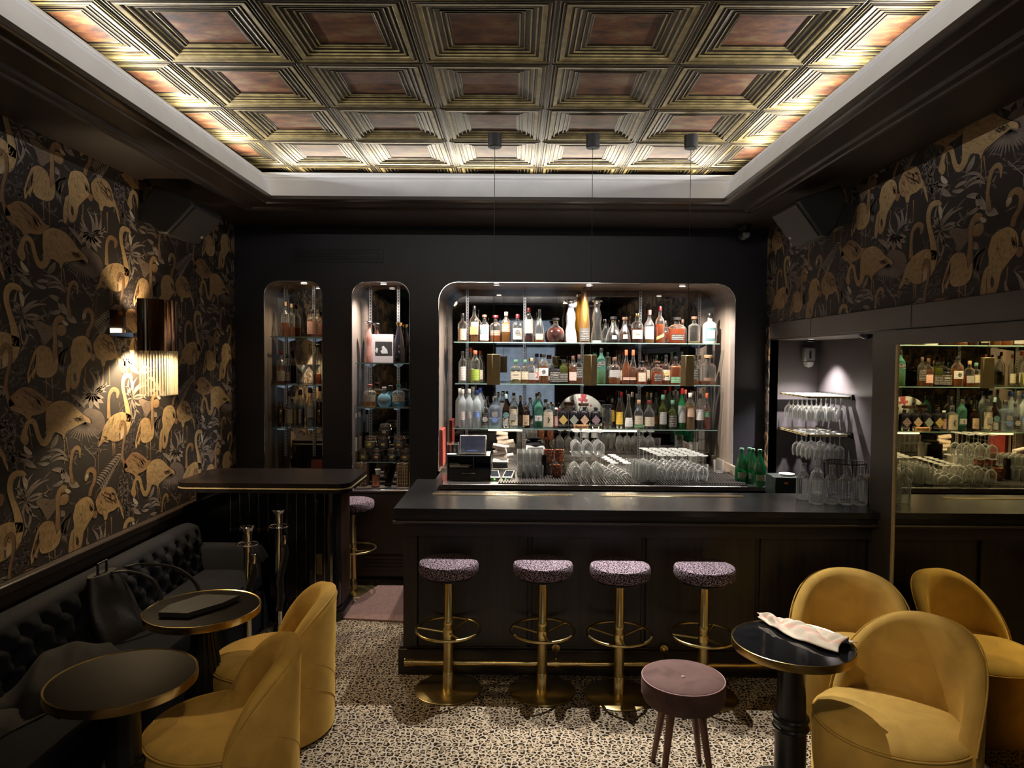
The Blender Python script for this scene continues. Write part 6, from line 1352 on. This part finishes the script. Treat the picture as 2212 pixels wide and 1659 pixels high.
for k,(x,c,l) in enumerate(((972,(.30,.06,.03),'small jar of red straws left of the tablet'),(984,(.05,.05,.055),'small jar of dark picks beside the tablet'))):
    g3=thing('straw_jar',l,'jar',(at(x,975,Y=ya+.12).x,ya+.13,zc+zt_+.001),0,'small jars by the tablet')
    MB().lathe([(0,0),(.024,0),(.025,.003),(.025,.085),(.0235,.085)],(0,0,0),16,close=False).build('glass',mClear,g3)
    MB().lathe([(0,.003),(.0225,.003),(.0225,.07),(0,.072)],(0,0,0),14).build('contents',P('straws_%d'%k,c,.6,var=.8,scale=120),g3)
o=MB().box(-.014,.014,0,.22,0,.30,bev=.003).build('red_folder',P('coral_red_cover',(.42,.07,.06),.5,var=.1),None,(at(953,1000,Y=5.72).x-.0,5.72,zc+.03)); tag(o,'tall coral red menu folder against the left jamb of the wide niche','folder')
# towel rolls on a white printer
x_,y_=onc(1080,1022); g=thing('receipt_printer','white and grey receipt printer under the rolled towels','printer',(x_,y_+.10,zc))
MB().box(-.062,.062,0,.16,0,.075,bev=.008).build('case',P('printer_grey',(.10,.10,.11),.4),g); MB().box(-.064,.064,-.004,.16,.06,.08,bev=.006).build('lid',mWhitePl,g); MB().box(-.066,.066,-.008,-.002,.0,.02,bev=.002).build('front_lip',mWhitePl,g)
for k,(dx,dz,a_) in enumerate(((.0,.103,-10),(-.004,.146,-5),(-.008,.189,-14),(.052,.110,4))):
    ro_=thing('rolled_towel',('rolled white towel at the bottom of the stack on the printer','rolled white towel in the middle of the stack on the printer','rolled white towel on top of the stack on the printer','rolled white towel lying to the right on the printer')[k],'towel',(x_+dx,y_+.17,zc+dz),R(a_),'rolled white towels')
    pts=[]
    bb=MB().tube([(-.055,0,0),(-.053,0,0),(.053,0,0),(.055,0,0)],[.019,.021,.021,.019],14); 
    o=bb.build('roll',P('white_terry',(.74,.66,.62),.9,bump=.6,bscale=300),ro_); o.rotation_euler=(0,R(9*(-1)**k),0)
for k,(x,rz_) in enumerate(((1070,-.12),(1095,.18))):
    px,py=onc(x,1038); g=thing('card_terminal',('white card terminal left of the pair beside the cash box','white card terminal right of the pair beside the glasses')[k],'terminal',(px,py,zc),-rz_,'card terminals')
    bb=MB().prism([(-.07,0),(.07,0),(.07,.055),(-.07,.022)],'x',-.036,.036); o=bb.build('case',mWhitePl,g,(0,.06,0),smooth=False)
    o2=MB().box(-.029,.029,-.052,.052,0,.0015).build('screen',P('terminal_screen',(.03,.035,.045),.1),g,(0,.066,.0425)); o2.rotation_euler=(R(13.3),0,0)
    MB().box(-.012,-.004,-.0725,-.070,.010,.014).build('status_led',P('green_status_led',(.1,1,.1),.4,emit=6,ecol=(.2,1,.2)),g,(0,.06,0),smooth=False)
# ---- glassware
def tumbler_mesh(h=.088,r=.036,mat=mGlassware,name='tumbler'):
    return MB().lathe([(0,.0),(r*.86,0),(r*.9,.002),(r,h),(r-.0022,h),(r*.9-.002,.012),(0,.012)],(0,0,0),14,close=False).mesh(name,mat)
def wine_mesh(s=1.,name='wine_glass'):
    # inverted: rim on the mat, foot on top
    return MB().lathe([(.029*s,0),(.034*s,.03*s),(.037*s,.055*s),(.034*s,.078*s),(.020*s,.094*s),(.006*s,.103*s),(.0032*s,.115*s),(.0032*s,.165*s),(.006*s,.172*s),(.034*s,.178*s),(.034*s,.180*s),(0,.181*s)],(0,0,0),16,close=False).mesh(name,mGlassware)
tm=tumbler_mesh(); wm=wine_mesh(); tt=tumbler_mesh(.125,.034,name='highball')
def place(mesh,name,X,Y,Z,label,grp,cat='glass',rx=0):
    o=put(name,mesh,None,(X,Y,Z)); o.rotation_euler=(rx,0,rnd.uniform(0,6)); return tag(o,label,cat,grp)
zm=ZB+.0145
rowN=('front','second','third','fourth','fifth','rear')
colN=('left end','second','third','fourth','right end')
x0_,y0_=at(1118,1037,Z=ZB).x,5.185
y0_=at(1118,1036,Z=ZB).y+.04
for lv in range(2):
    for j in range(4):
        for i in range(4):
            X=x0_+i*.0735*(y0_/5.2)*.68*.98+.0*j; X=x0_+i*.048*1.0; 
            place(tm,'tumbler',x0_+i*.0745*.66+.0,y0_+j*.077,zm+lv*.0885,'clear tumbler, %s of four across, %s row, %s layer beside the card terminals'%(colN[i] if i<3 else 'right end',rowN[j],('lower','upper')[lv]),'stacked clear tumblers') if False else None
tm=tumbler_mesh(.088,.0245)
for lv in range(2):
    for j in range(6):
        for i in range(4):
            if lv==1 and j==0: continue
            place(tm,'tumbler',x0_+.02+i*.051,y0_+j*.055,zm+lv*.0885,'clear tumbler, %s column, %s row, %s layer, beside the card terminals'%(('left','second','third','right')[i],rowN[j],('lower','upper')[lv]),'stacked clear tumblers')
mCop=P('hammered_copper_mug',(.42,.17,.10),.22,.85,var=.6,scale=45,bump=.8,bscale=60,bdist=.01); mSil=P('mottled_mercury_glass',(.35,.32,.28),.2,.9,var=.7,scale=45,bump=.8,bscale=60,bdist=.01)
for k,(x,y,lv,m_,l) in enumerate(((1189,1030,0,mSil,'mottled silver tumbler, front left of the copper group'),(1215,1030,0,mSil,'mottled silver tumbler, front right of the copper group'),(1204,1036,0,mCop,'hammered copper tumbler at the very front of the group'),(1185,1028,1,mCop,'hammered copper tumbler on top at left'),(1209,1028,1,mCop,'hammered copper tumbler on top at right'),(1176,1034,0,P('smoked_glass',(.03,.02,.016),.1),'smoked brown tumbler at the bottom beside the clear stack'),(1176,1034,1,MATS['smoked_glass'],'smoked brown tumbler stacked beside the clear tumblers'))):
    p=at(x,y,Z=ZB); r=(.040 if k<5 else .026); hh=.092 if k<5 else .08
    cup('metal_tumbler' if k<5 else 'smoked_tumbler',l,p.x,p.y+.05,zm+lv*(hh+.001)+(.0005),[(0,0),(r*.8,0),(r*.86,.004),(r,hh*.5),(r*.96,hh),(r*.93,hh),(0,.01)],m_,'copper and smoked tumblers','tumbler',20)
xa=at(1240,1030,Z=ZB); wm=wine_mesh(1.0)
for lv in range(2):
    for j in range(4):
        for i in range(3):
            if lv==1 and j>2: continue
            place(wm,'wine_glass',xa.x+i*.086,5.23+j*.080,zm+lv*.182,'upturned wine glass, %s column, %s row, %s tier, beside the copper tumblers'%(('left','middle','right')[i],rowN[j],('lower','upper')[lv]),'upturned wine glasses beside the copper tumblers')
cm=MB().lathe([(.036,0),(.043,.012),(.040,.034),(.022,.052),(.006,.060),(.0032,.070),(.0032,.120),(.006,.127),(.033,.132),(.033,.134),(0,.135)],(0,0,0),16,close=False).mesh('coupe_glass',mGlassware)
xb=at(1318,1032,Z=ZB)
for j in range(6):
    for i in range(2): place(cm,'coupe_glass',xb.x+i*.092-j*.010,5.20+j*.088,zm,'upturned coupe glass, %s file, %s row, in the middle of the mat'%(('left','right')[i],rowN[j]),'upturned coupe glasses')
xc=at(1370,1034,Z=ZB)
for j in range(5):
    for i in range(2): place(tt,'highball_glass',xc.x+.03+i*.072-j*.012,5.19+j*.073,zm,'clear highball glass, %s file, %s row, left of the big stemware block'%(('left','right')[i],rowN[j]),'highball glasses')
wm2=wine_mesh(1.06); xd=at(1404,1034,Z=ZB)
for j in range(6):
    for i in range(5): place(wm2,'wine_glass',xd.x+.05+i*.0775-j*.012,5.22+j*.080,zm,'upturned wine glass, %s across, %s row, in the big stemware block'%(('first','second','third','fourth','fifth')[i],rowN[j]),'upturned stemware block at the right')
tm2=tumbler_mesh(.098,.040)
for (x,y,lv,l) in ((1521,1037,0,'single clear tumbler at the front right of the bar mat'),(1555,1026,0,'single clear tumbler in the right corner of the bar mat'),(1500,1010,0,'clear tumbler at the bottom of the stack beside the stemware'),(1500,1010,1,'clear tumbler in the stack beside the stemware, upper one'),(1518,1003,0,'clear tumbler at the bottom of the rear right stack'),(1518,1003,1,'clear tumbler in the middle of the rear right stack'),(1518,1003,2,'clear tumbler on top of the rear right stack')):
    p=at(x,y,Z=ZB); place(tm2,'tumbler',p.x,p.y+.04,zm+lv*.099,l,'tumblers at the right of the mat')
# grey scale with round plate behind the tumblers
p=at(1155,1000,Z=ZB); g=thing('kitchen_scale','grey machine with round plate behind the tumblers','appliance',(p.x,6.05,zc+.0))
MB().box(-.08,.08,-.07,.07,0,.17,bev=.012).build('case',mGreyMet,g); MB().lathe([(0,.172),(.07,.172),(.072,.182),(.06,.186),(0,.186)],(0,0,0),24).build('plate',mBlack,g)
# green mineral water bottles
mPG=thin_glass('mineral_water_green_glass',(.06,.42,.20),1.3,.35,.30,(.008,.12,.05)); GL['pg']=mPG; SHP['perrier']=[(0,0),(.90,0),(1,.03),(1,.40),(.92,.52),(.66,.68),(.38,.80),(.28,.86),(.28,.945)]
for k,(x,y,top,l) in enumerate(((1601,1042,968,'green mineral water bottle nearest the niche jamb'),(1618,1034,967,'green mineral water bottle behind the others'),(1625,1044,969,'green mineral water bottle in the middle front'),(1640,1049,971,'green mineral water bottle nearest the recess wall'))):
    p=at(x,y,Z=ZB); h=at(x,top,Y=p.y).z-ZB; bottle(p.x,p.y,zc,27/FPX*p.y,h,'perrier','pg',None,0,'green',(.14,.32),'green','plain',half=50,desc=l,grp='green mineral water bottles',emb=('cream',.24,.26,'disc'))
# ---------------------------------------------------------------- recess: glass racks, carafes, basket
for k,(zr,l) in enumerate(((1.545,'upper brass glass rack on the recess wall'),(1.275,'lower brass glass rack on the recess wall'))):
    X0,X1,Y0,Y1=2.055,2.355,4.94,5.48
    g=thing('glass_rack',l,'rack',(0,0,0),0,'glass racks in the recess')
    b=MB().box(X0,X0+.012,Y0,Y1,zr-.010,zr+.004).box(X1-.02,X1,Y0,Y1,zr-.010,zr+.004).box(X0,X1,Y0,Y0+.012,zr-.010,zr+.004).box(X0,X1,Y1-.012,Y1,zr-.010,zr+.004); b.build('frame',mBrassM,g,smooth=False)
    MB().box(X1-.012,X1+.004,Y0-.02,Y1+.02,zr-.02,zr+.018).build('wall_bar',mBlack,g,smooth=False)
    bar=MB().box(X0,X1,-.016,.016,zr-.006,zr+.002).mesh('rail',P('rack_brass_bright',(.80,.66,.42),.25,1,var=.1),False)
    for j in range(7): put('rail',bar,g,(0,Y0+.03+j*.080,0))
    hang=MB().lathe([(0,.004),(.030,.003),(.030,.001),(.006,-.004),(.003,-.012),(.003,-.075),(.006,-.085),(.020,-.096),(.031,-.112),(.034,-.14),(.031,-.165),(.027,-.185)],(0,0,0),14,close=False).mesh('hanging_glass',mGlassware) if k==0 else hang
    for j in range(6):
        for i in range(4):
            if k==1 and (j==5 or (i==0 and j>3)): continue
            place(hang,'wine_glass',X0+.045+i*.070,Y0+.07+j*.080,zr+.004,'wine glass hanging from the %s rack, %s from its open end, %s from the front'%(('upper','lower')[k],('first','second','third','fourth')[i],('first','second','third','fourth','fifth','sixth')[j]),'glasses hanging in the recess')
# ribbed carafes on the bar top
SHPc=[(0,0),(.036,0),(.039,.003),(.040,.012),(.040,.115),(.037,.128),(.024,.145),(.0145,.156),(.0135,.165),(.0135,.192),(.0165,.196),(.0165,.203),(.0125,.203)]
rb=MB(); nn=40
rows=[]
for r_,z_ in SHPc:
    amp=.0011 if .012<=z_<=.13 else .0
    rows.append([((r_+amp*cos(20*2*PI*q/nn*1.0))*cos(2*PI*q/nn),(r_+amp*cos(20*2*PI*q/nn))*sin(2*PI*q/nn),z_) for q in range(nn)])
cmesh=MB().grid(rows,cu=True).mesh('carafe_glass',mRibbed,ang=25)
for k,(x,y,s,l) in enumerate(((1735,1078,.95,'ribbed glass carafe at the left end, nearest the dark box'),(1765,1068,.92,'ribbed glass carafe standing behind the others'),(1763,1088,1.0,'ribbed glass carafe second from left on the bar end'),(1795,1088,.98,'ribbed glass carafe in the middle of the bar end'),(1826,1089,.97,'ribbed glass carafe second from right on the bar end'),(1857,1090,.97,'ribbed glass carafe at the right end beside the wall pier'))):
    p=at(x,y,Z=ZC); o=put('carafe',cmesh,None,(p.x,p.y,ZC+.0005)); o.scale=(1,1,1.12*s); tag(o,l,'carafe','ribbed carafes on the bar end')
p=at(1694,1066,Z=.93); g=thing('coaster_box','dark green box with white coasters on top behind the bar end','box',(2.14,5.02,0)); 
MB().box(1.93-2.14,2.34-2.14,-.42,.5,.86,.885).build('recess_shelf',mMauve,g) if False else None
g.location=(at(1695,1060,Y=4.75).x,4.75,.885)
MB().box(-.09,.09,-.07,.12,0,.135,bev=.004).build('box_body',P('bottle_green_card',(.010,.022,.018),.4),g)
MB().lathe([(0,.136),(.052,.136),(.052,.148),(0,.149)],(0,0,0),24).build('coaster_stack',mPaperW,g,(.02,.02,0))
MB().box(-.03,-.005,-.072,-.07,.09,.105).build('orange_mark',P('orange_mark',(.7,.2,.05),.5),g,smooth=False)
struct(MB().box(XR-.02,XR+.37,4.386,5.53,.0,.884).build('trim_12',mMauve,smooth=False))
g=thing('wire_basket','black wire fruit basket on the bar end behind the carafes','basket',(at(1822,1060,Y=4.28).x,4.27,ZC))
b=MB(); Rr,rb_=.118,.085
b.tube([(Rr*cos(2*PI*k/36),Rr*sin(2*PI*k/36),.215) for k in range(36)],.0028,6,closed=True).tube([(rb_*cos(2*PI*k/36),rb_*sin(2*PI*k/36),.003) for k in range(36)],.0028,6,closed=True)
b.build('rim',mBlack,g)
wr_=MB().tube([(Rr,0,.215),(Rr*.97,0,.12),(rb_,0,.003)],.0016,5).mesh('wire',mBlack)
for k in range(34): put('wire',wr_,g,(0,0,0),2*PI*k/34)
o=MB().box(-.03,.03,-.05,.05,0,.16,bev=.006).build('white_carton',P('cream_carton',(.50,.47,.42),.6),None,(at(1877,1080,Y=4.10).x,4.12,ZC+.001)); tag(o,'tall cream carton at the bar end against the wall pier','carton')
# motion sensor, recess downlight
p=at(1748,772,Y=5.48); g=thing('motion_sensor','grey motion sensor with white dome in the recess corner','sensor',(p.x,5.50,p.z))
MB().box(-.045,.045,-.04,.02,-.035,.08,bev=.012).build('housing',mGreyMet,g); MB().lathe([(.040,-.035),(.040,-.045),(.030,-.07),(.0,-.08)],(0,-.012,0),18).build('dome',P('white_dome',(.75,.75,.75),.3),g); MB().box(-.008,.008,-.043,-.04,-.01,.05).build('slot',mBlack,g,smooth=False)
g=thing('recess_spotlight','small spotlight under the head of the glass recess','light',(2.17,5.20,1.953)); MB().lathe([(.028,0),(.028,-.015),(.022,-.016)],(0,0,0),18,close=False).build('bezel',mBlack,g); MB().lathe([(0,-.010),(.022,-.010)],(0,0,0),18,close=False).build('lens',MATS['lit_lens'],g)
g=thing('ceiling_sensor','small dark blue dome under the recess head nearest the mirror','sensor',(2.04,4.12,1.953)); MB().lathe([(.04,0),(.036,-.012),(.018,-.026),(0,-.028)],(0,0,0),18).build('dome',P('dark_blue_dome',(.02,.02,.07),.2),g)
